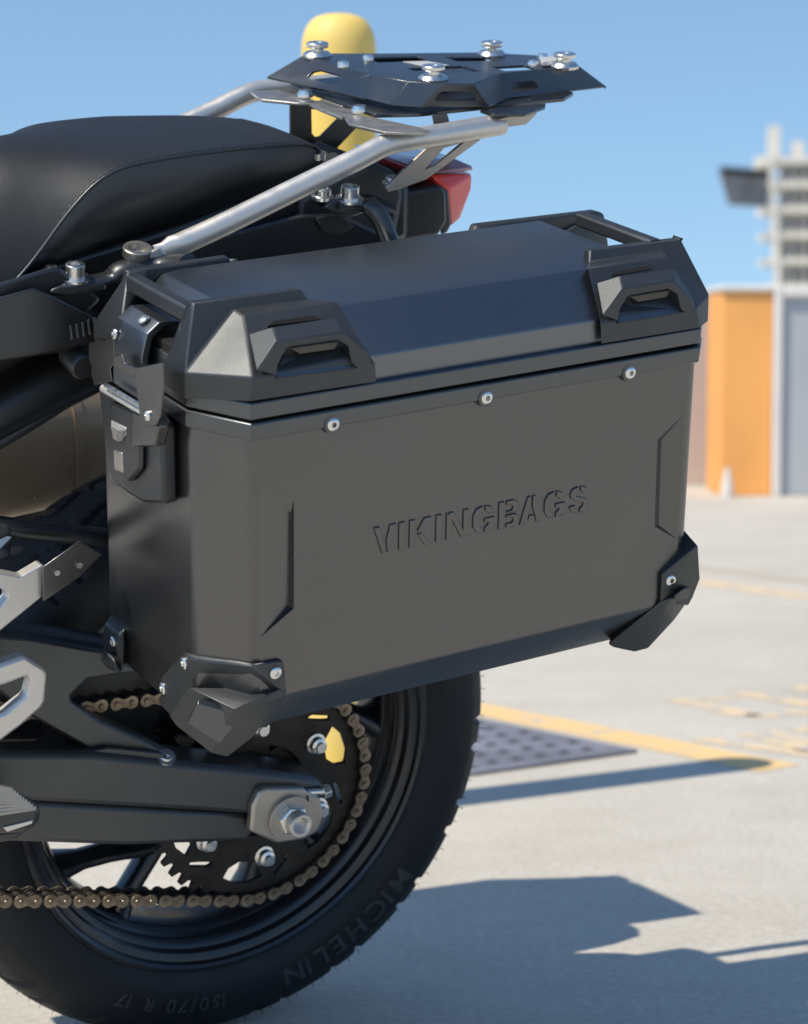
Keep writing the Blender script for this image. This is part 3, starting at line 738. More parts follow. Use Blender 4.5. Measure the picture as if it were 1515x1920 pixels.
H('bumper', [at(188, 1226, X=XF-.012), at(196, 1218, X=XF-.012), at(214, 1235, X=XF-.012), at(219, 1258, X=XF-.012), at(200, 1253, X=XF-.012), at(190, 1240, X=XF-.004), at(226, 1262, X=XF-.003), Vector((XF+.02, YF-.01, .21))], M_plast, PC, guard, .003)
rivet(at(212, 1204, X=XF-.0045), (-1, 0, 0), .0055, PC, guard)
H('corner_guard', [Vector((XB+.004, YF-.06, .24)), Vector((XB+.004, YF-.02, .28)), Vector((XB-.05, YF+.004, .28)), Vector((XB-.06, YF+.004, .215)), Vector((XB+.004, YF-.03, .215)), Vector((XB-.03, YF+.004, .3))], M_plast, PC, None, .003)
# bottom rubber edge seen at the front

# --- the matching case on the far side, set further out to clear the muffler
FO = Vector((-.05, .1, -.06))
FC = Root('pannier_case', Vector((.06, .45, .15)), 'matching black pannier hung on the far side beyond the tail', 'pannier')
def far_pts(ring): return [Vector((p.x, -p.y, p.z)) + FO for p in ring]
bm = bmesh.new(); ring_loft(bm, [far_pts(r) for r in (fp3(.217, -.006, -.388), fp3(.262), fp3(.505))]); fb = finish('body', bm, M_coat, FC, None, .002)
bm = bmesh.new(); ring_loft(bm, [far_pts(r) for r in (fp3(.4945, .0005), fp3(.4955, .0042), fp3(.509, .0052), fp3(.5105, .003))]); finish('rim_trim', bm, M_trim, FC, None, .001)
bm = bmesh.new(); ring_loft(bm, [far_pts(r) for r in (fp3(.5105, .003), fp3(.5265, .0045), fp3(.545, -.001))]); fl = finish('lid', bm, M_lid, FC, None, .0012)
bm = bmesh.new(); ring_loft(bm, [far_pts(r) for r in (lidring(-.150, .570, .006), lidring(-.12, .5845), lidring(.255, .5845), lidring(.268, .578, .002))]); finish('lid_top', bm, M_lid, FC, fl, .002)
for xa, xb_ in ((XF, XF+.11), (XB, XB-.11)):
    for yy in (-.40, -.2):
        H('corner_moulding', [Vector((x, -y, z)) + FO for x, z in ((xa, .53), (xa, .55), (xa*.93, .597), (xb_, .59), (xb_, .53)) for y in (yy-.02, yy+.012)], M_plast, FC, fl)
    H('grab_bar', [Vector((xa*.92+dx, -y, z)) + FO for dx in (-.006, .006) for y in (-.38, -.21) for z in (.58, .594)], M_plast, FC, fl)

# ------------------------------------------------------------ motorcycle
UPB = ROT.transposed() @ Vector((0, 0, 1))          # world up seen from the bike
TPROF = [(.226, .050), (.232, .0605), (.243, .068), (.262, .0745), (.282, .0745), (.297, .0695), (.306, .063), (.3125, .052), (.3165, .040), (.3192, .027), (.3206, .013), (.321, 0)]
low = None
for r, y in TPROF:
    for sgn in (-1, 1):
        rad = Vector((UPB.x, 0, UPB.z)).normalized()
        p = -rad*r + Vector((0, sgn*y, 0))
        if low is None or p.dot(UPB) < low.dot(UPB): low = p
MC = Root('motorcycle', low, 'black adventure motorcycle leaning on its stand, tail and rear wheel in view', 'motorcycle')
if abs((BIKE @ low).z) > 1e-4: MC.e.location.z -= 0   # contact height is the calibrated ground
print('tyre contact z', (BIKE @ low).z)
LZ = (BIKE @ low).z

# --- rear wheel: rim, tyre, spokes
RPROF = [(.2365, -.0610), (.2375, -.0635), (.2355, -.0655), (.2315, -.0655), (.2285, -.0630), (.2268, -.0585), (.2235, -.0570), (.2195, -.0545), (.2168, -.0480), (.2120, -.0455), (.2078, -.0400), (.2062, -.0310), (.2025, -.0280), (.1995, -.0220), (.1985, -.0100), (.1985, .0100), (.1995, .0220), (.2062, .0310), (.2120, .0455), (.2195, .0545), (.2285, .0630), (.2355, .0655), (.2365, .0610), (.2300, .0520), (.2180, .0380), (.2130, .0200), (.2130, -.0200), (.2180, -.0380), (.2300, -.0520)]
rim = lathe('rear_wheel', RPROF, (0, 0, 0), (0, 1, 0), M_rim, MC, None, 160, smooth=28, closed=True)
def tyre():
    N = 900
    prof = [(r, -y) for r, y in TPROF]
    fine = []
    def dens(a, b, k): return [(a[0]+(b[0]-a[0])*i/k, a[1]+(b[1]-a[1])*i/k) for i in range(k)]
    P3 = resample([Vector((r, y, 0)) for r, y in prof], 44)
    half = [(p.x, p.y) for p in P3]
    full = half + [(r, -y) for r, y in half[-2::-1]]
    bm = bmesh.new(); rings = []
    M = 19; per = 2*math.pi/M
    def groove(th, y):
        """depth of the tread pattern 0..1: zigzag blocks"""
        ay = abs(y)
        if ay > .071: return 0
        s = 1 if y > 0 else -1
        d = 1e9
        ph = (th/per + (.5 if s > 0 else 0)) % 1.0
        # slanted main groove reaching the shoulder
        u = ph - .25 - (ay-.01)*5.0*.9
        u = (u+.5) % 1-.5
        d = min(d, abs(u)*per*.318/.0042) if ay > .008 else d
        u2 = (ph - .74 - (ay-.02)*2.0 + .5) % 1-.5
        if ay > .024: d = min(d, abs(u2)*per*.318/.0034)
        # zigzag rib line between the blocks
        zz = .026 + .006*math.sin(2*math.pi*ph)
        d = min(d, abs(ay-zz)/.0022)
        return max(0, min(1, 1.6-d)) if d < 1.6 else 0
    for k in range(N):
        th = 2*math.pi*k/N; c, s = math.cos(th), math.sin(th); ring = []
        for r, y in full:
            g = groove(th, y) if r > .2945 else 0
            rr = r - .0065*min(1, g)
            # moulded ribs of the sidewall
            if .068 < abs(y) and .244 < r < .249: rr = r; 
            yy = y
            if abs(y) > .066 and r < .296: yy = y + math.copysign(.0007, y)*(1 if (.2515 < r < .2535 or .2885 < r < .291) else 0)
            ring.append(bm.verts.new((rr*c, yy, rr*s)))
        rings.append(ring)
    m = len(full)
    for k in range(N):
        a, b = rings[k], rings[(k+1) % N]
        for j in range(m-1): bm.faces.new((a[j], a[j+1], b[j+1], b[j]))
    return finish('tyre', bm, M_rubber, MC, rim, 0, smooth=50)
tyre()
# tiny mould whiskers along the near shoulder
bm = bmesh.new()
for k in range(120):
    th = 2*math.pi*(k+random.uniform(-.2, .2))/120; d = Vector((math.cos(th), 0, math.sin(th)))
    p = d*.311 + Vector((0, -.054, 0)); q = p + d*random.uniform(.004, .007) + Vector((0, -.003, random.uniform(-.001, .001)))
    tube_bm(bm, [p, q], .0004, 4)
o = finish('mould_whiskers', bm, M_rubber, MC, rim, 0); o['kind'] = 'stuff'
# sidewall lettering
_half = [(p.x, p.y) for p in resample([Vector((r, y, 0)) for r, y in TPROF], 60)]
def side_y(r):
    for (r0, y0), (r1, y1) in zip(_half, _half[1:]):
        if r0 <= r <= r1: return y0 + (y1-y0)*(r-r0)/max(1e-9, r1-r0)
    return .07
def wheel_text(txt, r, a0, size, name, squash=1.0, depth=.0011, spacing=1.12):
    """letters run clockwise seen from the near side, tops outward; a0 = start angle in the bike xz plane (degrees)"""
    bmx = bmesh.new(); ang = math.radians(a0)
    for ch in txt:
        if ch == ' ': ang -= .55*size/r; continue
        cu = bpy.data.curves.new('t', 'FONT'); cu.body = ch; cu.size = size; cu.extrude = depth; cu.offset = size*.018
        cu.resolution_u = 3
        ob = bpy.data.objects.new('t', cu); COL.objects.link(ob)
        me = ob.to_mesh(); w = max((v.co.x for v in me.vertices), default=0) - min((v.co.x for v in me.vertices), default=0)
        x0 = min(v.co.x for v in me.vertices)
        sub = bmesh.new(); sub.from_mesh(me); ob.to_mesh_clear()
        bpy.data.objects.remove(ob)
        for v in sub.verts:
            lx, ly, lz = v.co.x - x0, v.co.y*squash, v.co.z
            # lx runs with decreasing angle
            a = ang - lx/r
            rr = r + ly
            ysurf = -side_y(rr)
            v.co = Vector((rr*math.cos(a), ysurf - lz*1.0 - .0003, rr*math.sin(a)))
        tmp = bpy.data.meshes.new('t'); sub.to_mesh(tmp); sub.free(); bmx.from_mesh(tmp); bpy.data.meshes.remove(tmp)
        ang -= (w*spacing + size*.1)/r
    return finish(name, bmx, M_rubl, MC, rim, 0, smooth=0, recalc=False)
M_rubl = mat('tyre_lettering_rubber', (.034, .034, .037), .5, bump=.2, bscale=600)
def ang_at(px, py, Y=-.073):
    p = at(px, py, Y=Y); return math.degrees(math.atan2(p.z, p.x)), math.hypot(p.x, p.z)
a1, r1_ = ang_at(742, 1640); a2, r2_ = ang_at(412, 1872)
print('letters', a1, r1_, a2, r2_)
wheel_text('MICHELIN', .259, a1+2, .033, 'lettering', spacing=1.25)
wheel_text('150/70 R 17', .262, a2+1, .022, 'lettering', spacing=1.15)
a3, r3_ = ang_at(790, 1560)
# spokes
for k in range(5):
    phi = math.radians(-119 + 72*k)
    for dphi in (-4, -32):
        rim_a = phi + math.radians(dphi)
        p0 = Vector((.05*math.cos(phi), 0, .05*math.sin(phi))); p1 = Vector((.115*math.cos(phi-.03), 0, .115*math.sin(phi-.03))); p2 = Vector((.204*math.cos(rim_a), 0, .204*math.sin(rim_a)))
        bm = bmesh.new(); path = resample([p0, p1, p1.lerp(p2, .5), p2], 12)
        tube_bm(bm, path, [.017]*4 + [.0125]*7 + [.016, .02], 12, flat=[(1.35, .8)]*13)
        finish('spoke', bm, M_rim, MC, rim, 0, smooth=50)
lathe('hub', [(0, -.085), (.045, -.085), (.05, -.08), (.055, -.04), (.06, -.02), (.06, .02), (.055, .06), (.05, .08), (0, .08)], (0, 0, 0), (0, 1, 0), M_rim, MC, rim, 40)
lathe('brake_disc', [(.07, .072), (.125, .072), (.125, .077), (.07, .077)], (0, 0, 0), (0, 1, 0), M_cast, MC, rim, 60, closed=True)

# --- sprocket
CY = -.122; SR = .1195; PITCHC = .015875
NT = round(2*math.pi*SR/PITCHC)
def sprocket():
    bm = bmesh.new(); outer = []
    for k in range(NT):
        a = 2*math.pi*k/NT
        for da, r in ((-.5, SR-.0052), (-.3, SR-.0045), (-.13, SR+.0042), (.13, SR+.0042), (.3, SR-.0045)):
            t = a + da*2*math.pi/NT; outer.append(Vector((r*math.cos(t), CY-.003, r*math.sin(t))))
    holes = []
    for k in range(6):
        c = math.radians(-100 + 60*k)
        hole = []
        for da, r in ((-16, .100), (-8, .1035), (3, .1035), (12, .099), (6, .082), (-8, .079), (-15, .088)):
            t = c + math.radians(da); hole.append(Vector((r*math.cos(t), CY-.003, r*math.sin(t))))
        holes.append(hole)
        t2 = c + math.radians(26); h2 = []
        for da, r in ((-7, .104), (4, .093), (6, .086), (-4, .094), (-9, .101)):
            t = t2 + math.radians(da); h2.append(Vector((r*math.cos(t), CY-.003, r*math.sin(t))))
        holes.append(h2)
    holes.append([Vector((.05*math.cos(-k*math.pi/12), CY-.003, .05*math.sin(-k*math.pi/12))) for k in range(24)])
    extrude_poly(bm, outer, Vector((0, .006, 0)), holes)
    return finish('sprocket', bm, M_sprk, MC, rim, .0006, 1, smooth=30)
M_sprk = mat('dark_sprocket_steel', (.022, .02, .018), .5, .4, bump=.2, bscale=400, var=.4, vscale=40)
sprocket()
# carrier behind the sprocket with six arms
for k in range(6):
    t = math.radians(-88 + 60*k)
    d = Vector((math.cos(t), 0, math.sin(t)))
    H('carrier_arm', [d*.03+Vector((0, CY+.006, 0)), d*.088+Vector((0, CY+.004, 0)), d*.088+Vector((0, CY+.02, 0)), d*.05+Vector((0, -.08, 0)), d*.03+Vector((0, -.08, 0)),
        d*.085+Vector((0, CY+.01, 0))+d.cross(Vector((0, 1, 0)))*.012, d*.085+Vector((0, CY+.01, 0))-d.cross(Vector((0, 1, 0)))*.012, d*.03+Vector((0, CY+.01, 0))+d.cross(Vector((0, 1, 0)))*.02, d*.03+Vector((0, CY+.01, 0))-d.cross(Vector((0, 1, 0)))*.02], M_sprk, MC, rim, .002)
    c = d*.0745 + Vector((0, CY-.003, 0))
    lathe('sprocket_nut', [(0, 0), (.011, 0), (.011, -.003), (.0085, -.004), (.0085, -.0105), (.0055, -.012), (.0055, -.0155), (0, -.0155)], c, (0, 1, 0), M_zinc, MC, rim, 6 if 0 else 14)

# --- chain: figure-eight outer links and darker inner links
def fig8(bm, y, half, r, waist, th, n=10):
    pts = []
    for k in range(n+1):
        a = -math.pi*.72 + 2*math.pi*.72*k/n; pts.append(Vector((half + r*math.cos(a), y, r*math.sin(a))))
    pts.append(Vector((0, y, waist)))
    for k in range(n+1):
        a = math.pi - math.pi*.72 + 2*math.pi*.72*k/n; pts.append(Vector((-half + r*math.cos(a), y, r*math.sin(a))))
    pts.append(Vector((0, y, -waist)))
    extrude_poly(bm, pts, Vector((0, th, 0)))
hp = PITCHC/2
bm = bmesh.new(); fig8(bm, -.0108, hp, .0068, .0040, .0024); fig8(bm, .0084, hp, .0068, .0040, .0024)
for sx in (-hp, hp): lathe_bm(bm, [(0, -.0126), (.0024, -.0126), (.0029, -.0112), (.0028, .0105), (0, .0105)], (sx, 0, 0), (0, 1, 0), 10)
bmesh.ops.recalc_face_normals(bm, faces=bm.faces); me_out = bpy.data.meshes.new('chain_link'); bm.to_mesh(me_out); bm.free(); me_out.materials.append(M_chain)
bm = bmesh.new(); fig8(bm, -.0066, hp, .0066, .0042, .0022); fig8(bm, .0044, hp, .0066, .0042, .0022)
for sx in (-hp, hp): lathe_bm(bm, [(0, -.0052), (.0051, -.0052), (.0051, .0052), (0, .0052)], (sx, 0, 0), (0, 1, 0), 10)
bmesh.ops.recalc_face_normals(bm, faces=bm.faces); me_in = bpy.data.meshes.new('chain_link'); bm.to_mesh(me_in); bm.free(); me_in.materials.append(M_chaind)
up0, up1 = Vector((-.60, 0, .187)), None
lo0 = Vector((-.60, 0, .047))
def tangent(P, sgn):
    d = math.hypot(P.x, P.z); base = math.atan2(P.z, P.x); off = math.acos(SR/d)
    return base - sgn*off
ta, tb = tangent(up0, 1), tangent(lo0, -1)
# path: upper run to sprocket, round the back, lower run
pathc = [up0]
nA = 60
if ta < 0: ta += 2*math.pi
aa, bb = ta, tb
while bb > aa: bb -= 2*math.pi
for k in range(nA+1):
    a = aa + (bb-aa)*k/nA; pathc.append(Vector((SR*math.cos(a), 0, SR*math.sin(a))))
pathc.append(lo0)
cum = [0]
for a, b in zip(pathc, pathc[1:]): cum.append(cum[-1]+(b-a).length)
def along(s):
    for i in range(len(cum)-1):
        if s <= cum[i+1]: return pathc[i].lerp(pathc[i+1], (s-cum[i])/max(1e-9, cum[i+1]-cum[i]))
    return pathc[-1]
bm = bmesh.new(); tube_bm(bm, [p + Vector((0, CY, 0)) for p in [along(cum[-1]*k/160) for k in range(161)]], .0035, 8)
chain = finish('drive_chain', bm, M_chaind, MC, None)
k = 0; s = 0
while s + PITCHC < cum[-1]:
    p, q = along(s), along(s+PITCHC); c = (p+q)/2; d = (q-p)
    o = bpy.data.objects.new('chain_link', me_out if k % 2 == 0 else me_in); COL.objects.link(o)
    if -.36 < c.x:
        o.parent = chain; o.location = c + Vector((0, CY, 0)) - MC.org; o.rotation_euler = (0, -math.atan2(d.z, d.x), 0)
    else: bpy.data.objects.remove(o)
    s += PITCHC; k += 1

# --- swingarm
sw = plate('swingarm', [(-160, 1395), (0, 1411), (178, 1412), (339, 1430), (520, 1449), (594, 1460), (612, 1474), (606, 1500), (560, 1530), (470, 1530), (297, 1519), (77, 1507), (0, 1498), (-160, 1480)], -.172, .052, M_swing, MC, bevel=.007)
plate('lower_beam', [(-160, 1478), (77, 1503), (297, 1516), (475, 1526), (480, 1560), (463, 1580), (238, 1588), (0, 1580), (-160, 1556)], -.167, .045, M_swing, MC, sw, bevel=.006)
plate('upper_beam', [(-160, 1180), (60, 1196), (205, 1222), (260, 1262), (215, 1268), (165, 1276), (136, 1304), (134, 1318), (190, 1352), (262, 1384), (340, 1426), (330, 1437), (175, 1412), (60, 1345), (0, 1300), (-160, 1240)], -.158, .03, M_swing, MC, sw, bevel=.005)
tube('cross_brace', [at(-160, 1190, Y=-.14), at(40, 1203, Y=-.13), at(210, 1228, Y=-.12)], .019, M_swing, MC, sw, 8)
plate('chain_guard_tab', [(174, 1408), (205, 1402), (300, 1412), (340, 1428), (338, 1436), (250, 1430), (176, 1416)], -.166, .006, M_swing, MC, sw, bevel=.0015)
bolt_socket('tab_bolt', at(311, 1420, Y=-.166), (0, -.5, .86), .006, .004, M_zinc, MC, sw)
far_arm = plate('swingarm_leg', [(-160, 1395), (0, 1411), (339, 1430), (594, 1460), (606, 1500), (560, 1540), (0, 1540), (-160, 1530)], -.172, .05, M_swing, MC, sw, bevel=.006)
for v in far_arm.data.vertices: v.co.y += .29
# axle end: cast block, washer, nut, adjuster
ax = plate('axle_block', [(474, 1512), (487, 1484), (500, 1478), (570, 1478), (580, 1486), (600, 1494), (604, 1530), (598, 1560), (570, 1575), (520, 1582), (470, 1560)], -.182, .012, M_cast, MC, bevel=.003)
lathe('axle_washer', [(0, -.004), (.024, -.004), (.024, .002), (0, .002)], at(543, 1532, Y=-.183), (0, 1, 0), M_cast, MC, ax, 32, bevel=.0006)
lathe('axle_nut', [(0, -.010), (.0145, -.010), (.0165, -.008), (.0165, .004), (0, .004)], at(545, 1533, Y=-.187), (0, 1, 0), M_zinc, MC, ax, 6, bevel=.0008, smooth=20)
lathe('axle_end', [(.0075, -.006), (.0075, -.016), (.009, -.018), (.0118, -.018), (.0128, -.016), (.0128, .004), (0, .004), (0, -.006)], at(549, 1535, Y=-.19), (0, 1, 0), M_steel, MC, ax, 28)
tube('adjuster_bolt', [at(575, 1486, Y=-.176), at(606, 1484, Y=-.176)], .0038, M_zinc, MC, ax, 4)
lathe('adjuster_nut', [(0, 0), (.0075, 0), (.0075, .008), (0, .008)], at(604, 1486, Y=-.176), (1, 0, .1), M_zinc, MC, ax, 6, bevel=.0006)
H('chain_adjuster', [at(x, y, Y=yy) for x, y in ((578, 1492), (600, 1496), (606, 1528), (596, 1556), (586, 1556)) for yy in (-.186, -.176)], M_cast, MC, ax, .001)

# --- pillion peg hanger, heel plate, peg
hg = plate('peg_hanger', [(-120, 1060), (0, 1074), (22, 1078), (40, 1082), (79, 1059), (84, 1062), (80, 1119), (40, 1152), (0, 1184), (-120, 1250)], -.215, .014, M_alu, MC, holes=[[(-60, 1100), (0, 1103), (12, 1110), (15, 1121), (0, 1139), (-60, 1150)]], bevel=.004)
hl = H('heel_plate', [at(x, y, Y=yy) for (x, y) in ((79, 1063), (148, 1014), (192, 1040), (150, 1082), (80, 1129)) for yy in (-.222, -.205)], M_coat, MC, None, .0015)
for px, py in ((106, 1073), (148, 1059)): lathe('pin', [(0, -.001), (.0028, -.001), (.0028, .002), (0, .002)], at(px, py, Y=-.222), (0, -1, 0), M_zinc, MC, hl, 12)
plate('peg_bracket', [(-120, 1262), (0, 1247), (47, 1230), (85, 1254), (89, 1266), (85, 1316), (78, 1328), (40, 1362), (0, 1392), (-120, 1440)], -.225, .016, M_alu, MC, holes=[[(-60, 1300), (10, 1285), (51, 1268), (56, 1279), (50, 1306), (9, 1338), (-60, 1360)]], bevel=.005)
pg = H('foot_peg', [at(x, y, Y=yy) for (x, y) in ((-140, 1440), (20, 1478), (60, 1500), (76, 1512), (74, 1540), (50, 1560), (-140, 1570)) for yy in (-.255, -.215)], M_plast2, MC, None, .006)
for k in range(9):
    a, b = at(-60, 1462+9*k, Y=-.2565), at(22+5.5*k, 1480+4.4*k, Y=-.2565)
    bm = bmesh.new(); tube_bm(bm, [a, b], .0021, 8); finish('tread_rib', bm, M_cast, MC, pg)
plate('peg_plate', [(6, 1552), (62, 1538), (60, 1545), (14, 1560)], -.2565, .004, M_alu, MC, pg, bevel=.0005)
H('peg_pivot', [at(x, y, Y=yy) for (x, y) in ((-140, 1570), (50, 1556), (30, 1574), (-140, 1600)) for yy in (-.245, -.215)], M_plast2, MC, pg, .004)

# --- muffler, rack tubes, subframe
m0 = at(-300, 905, Y=.15); mm = at(105, 840, Y=.185); m1 = mm + (mm-m0)*((.23-mm.x)/(mm.x-m0.x)); m1.z += .03
axis = (m1-m0).normalized()
L = (m1-m0).length
bm = bmesh.new()
rings = []
for s_, r_ in ((0, .05), (.1, .066), (.3, .072), (.44, .073), (.44, .0745), (.46, .0745), (.46, .073), (.9, .07), (.97, .06), (1.0, .04)):
    c = m0 + axis*L*s_
    s1 = Vector((0, 1, 0)); w1 = axis.cross(s1).normalized()
    ring = []
    for k in range(28):
        a = 2*math.pi*k/28; e = .78
        cx, cy = math.copysign(abs(math.cos(a))**e, math.cos(a)), math.copysign(abs(math.sin(a))**e, math.sin(a))
        ring.append(c + s1*cx*r_*.8 + w1*cy*r_)
    rings.append(ring)
ring_loft(bm, rings); muf = finish('muffler', bm, M_exh, MC, None, 0, smooth=40)
plate('muffler_seam', [(16, 828), (24, 826), (76, 932), (72, 940), (66, 938)], .125, .004, M_exh, MC, muf, bevel=.0015)
tube('side_rack_tube', [at(-120, 975, Y=-.155), at(0, 985, Y=-.155), at(60, 995, Y=-.155), at(200, 1008, Y=-.155), at(330, 1016, Y=-.155), at(600, 1000, Y=-.155)], .0088, M_plast2, MC, None, 24)
H('side_panel', [Vector((x, y, z)) for x, z in ((-.4, .5), (-.4, .6), (-.1, .62), (.12, .6), (.15, .52), (-.1, .5)) for y in (.08, .16)], M_plast2, MC, None, .01)  # unseen far-side panel, added to fill out the ground shadow
H('tube_bracket', [at(x, y, Y=yy) for (x, y) in ((-40, 965), (16, 980), (22, 1000), (0, 1012), (-40, 1010)) for yy in (-.166, -.15)], M_plast2, MC, None, .002)
tube('frame_tube', [at(-160, 850, Y=-.06), at(0, 768, Y=-.06), at(165, 684, Y=-.06), at(330, 600, Y=-.06)], .028, M_plast2, MC, None, 12)
tube('frame_tube', [at(-160, 905, Y=-.075), at(0, 828, Y=-.075), at(160, 728, Y=-.075), at(300, 640, Y=-.075)], .007, M_swing, MC, None, 12)
H('inner_fender', [at(x, y, Y=yy) for (x, y) in ((-160, 640), (300, 560), (330, 640), (160, 705), (-160, 820)) for yy in (-.05, .06)], M_plast2, MC, None, .01)

# side panel with ribs under the seat
sp_ = H('side_panel', [at(0, 592, Y=-.150), at(36, 548, Y=-.155), at(62, 540, Y=-.155), at(100, 556, Y=-.16), at(165, 588, Y=-.16), at(190, 612, Y=-.158), at(182, 640, Y=-.158), at(120, 655, Y=-.16), at(60, 668, Y=-.158), at(0, 656, Y=-.152), at(-160, 700, Y=-.14), at(-160, 600, Y=-.14)]
   + [at(x, y, Y=-.09) for x, y in ((-160, 600), (60, 535), (200, 590), (190, 650), (0, 670), (-160, 700))], M_plast2, MC, None, .005)
for k in range(5):
    a, b = at(132+11*k, 608-3*k, Y=-.1615), at(135+11*k, 636-3*k, Y=-.1605)
    bm = bmesh.new(); tube_bm(bm, [a, b], .0016, 6); finish('rib', bm, M_plast, MC, sp_)
H('side_panel', [at(x, y, Y=yy) for (x, y) in ((-160, 580), (0, 530), (80, 505), (110, 500), (190, 560), (165, 585), (60, 545), (0, 590), (-160, 640)) for yy in (-.145, -.08)], M_plast2, MC, None, .004)

# --- seat
def lerp_tab(tab, x):
    if x >= tab[0][0]: return tab[0][1]
    for (x0, v0), (x1, v1) in zip(tab, tab[1:]):
        if x >= x1:
            t = (x-x1)/(x0-x1); return v1 + (v0-v1)*t
    return tab[-1][1]
ZS = [(.102, .612), (.1, .628), (.096, .640), (.088, .648), (.07, .6535), (.014, .659), (-.067, .6625), (-.122, .6605), (-.15, .656), (-.168, .6445), (-.187, .627), (-.208, .605), (-.227, .581), (-.26, .556), (-.3, .54), (-.42, .53)]
ZC = [(.102, .613), (.1, .631), (.096, .644), (.088, .651), (.07, .657), (.014, .662), (-.067, .666), (-.14, .669), (-.19, .671), (-.215, .671), (-.24, .666), (-.28, .636), (-.33, .58), (-.42, .55)]
WS = [(.102, .058), (.098, .068), (.09, .075), (.07, .081), (.014, .1), (-.067, .12), (-.15, .13), (-.25, .134), (-.42, .145)]
ZB = [(.102, .600), (.09, .606), (-.003, .603), (-.079, .592), (-.152, .583), (-.222, .564), (-.3, .52), (-.42, .5)]
def seat():
    xs_ = []
    x = .112
    while x > -.42:
        xs_.append(x); x -= .0015 if x > .095 else .006
    top = bmesh.new(); side = bmesh.new(); tg = []; sg = []
    seam = []
    for x in xs_:
        if x < .08:
            sm_ = lambda tab, xx: sum(lerp_tab(tab, xx+d) for d in (-.016, -.008, 0, .008, .016))/5
        else: sm_ = lerp_tab
        zs, zc, ws, zb_ = sm_(ZS, x-.01)-.006, sm_(ZC, x-.01)-.008, lerp_tab(WS, x-.01)*.82, lerp_tab(ZB, x-.01)-.005
        zc = max(zc, zs+.002)
        zb_ = min(zb_, zs - .004)
        row = []
        n = 14
        for k in range(-n, n+1):
            t = k/n
            y = ws*t
            h = (1-abs(t)**2.6)
            z = zs + (zc-zs)*h
            if abs(t) > .93: z -= .0015*((abs(t)-.93)/.07)
            row.append(top.verts.new((x, y, z)))
        tg.append(row)
        r2 = []
        for sgn in (-1, 1):
            ln = []
            for k in range(9):
                t = k/8
                yy = ws - .001 + .012*math.sin(t*math.pi*.9)*min(1, (zs-zb_)/.05) - .02*t
                ln.append(side.verts.new((x, sgn*yy, zs-.001 + (zb_-zs)*t)))
            r2.append(ln)
        sg.append(r2)
        seam.append(Vector((x, -ws-.0012, zs-.0008)))
    for a, b in zip(tg, tg[1:]):
        for k in range(len(a)-1): top.faces.new((a[k], a[k+1], b[k+1], b[k]))
    for a, b in zip(sg, sg[1:]):
        for q in (0, 1):
            for k in range(8): side.faces.new((a[q][k], a[q][k+1], b[q][k+1], b[q][k]))
        side.faces.new((a[0][8], a[1][8], b[1][8], b[0][8]))
    side.faces.new([sg[0][0][k] for k in range(9)] + [sg[0][1][k] for k in range(8, -1, -1)])
    top.faces.new(tg[0])
    s_ = finish('seat', top, M_seat, MC, None, 0, smooth=60)
    finish('seat_side', side, M_seat2, MC, s_, 0, smooth=60)
    bm = bmesh.new(); tube_bm(bm, seam[2:], .0016, 8); finish('piping', bm, M_seat2, MC, s_, 0, smooth=60)
    bm = bmesh.new()
    acc = 0
    for a, b in zip(seam[3:], seam[4:]):
        acc += (b-a).length
        if acc > .0052:
            acc = 0; d = (b-a).normalized()
            tube_bm(bm, [a + Vector((0, .0034, .0014)) - d*.0016, a + Vector((0, .0034, .0014)) + d*.0016], .0007, 5)
    o = finish('stitching', bm, M_plast, MC, s_, 0); o['kind'] = 'stuff'
    return s_
seat()
# tail bodywork
H('tail_core', [Vector((x, y, z)) for x, z in ((-.4, .5), (-.4, .53), (.1, .615), (.2, .6), (.2, .54), (.1, .51)) for y in (-.075, .075)], M_plast2, MC, None, .01)
tl = H('tail_cover', [at(x, y, Y=-.078) for x, y in ((560, 375), (640, 325), (703, 306), (742, 322), (758, 362), (745, 425), (732, 452), (560, 490))] + [p for x, y in ((600, 345), (690, 300), (740, 330), (745, 440), (560, 480)) for p in (at(x, y, Y=-.05), Vector((at(x, y, Y=-.05).x, .06, at(x, y, Y=-.05).z)))], M_plast, MC, None, .006)
H('tail_deck', [at(590, 350, Y=-.04), at(640, 322, Y=-.03), at(703, 305, Y=-.02), at(744, 322, Y=-.02), at(722, 346, Y=-.06), at(745, 400, Y=-.086), at(690, 376, Y=-.088), at(640, 382, Y=-.09), at(590, 378, Y=-.085), at(600, 400, Y=-.06), at(740, 420, Y=-.05)], M_plast, MC, tl, .003)
H('tail_block', [p for x, y in ((690, 372), (828, 346), (838, 358), (840, 415), (823, 443), (690, 462)) for p in (at(x, y, Y=-.07), Vector((at(x, y, Y=-.07).x, .07, at(x, y, Y=-.07).z)))], M_plast2, MC, tl, .004)
H('under_tail', [at(x, y, Y=yy) for (x, y) in ((300, 470), (420, 445), (560, 402), (640, 400), (668, 425), (742, 448), (742, 470), (560, 520), (300, 540)) for yy in (-.105, -.05)], M_plast2, MC, None, .004)
H('under_tail_facet', [at(592, 408, Y=-.109), at(640, 401, Y=-.109), at(664, 424, Y=-.107), at(640, 440, Y=-.107), at(606, 436, Y=-.109), at(600, 425, Y=-.11), at(640, 430, Y=-.09), at(592, 420, Y=-.09)], M_plast, MC, None, .001)
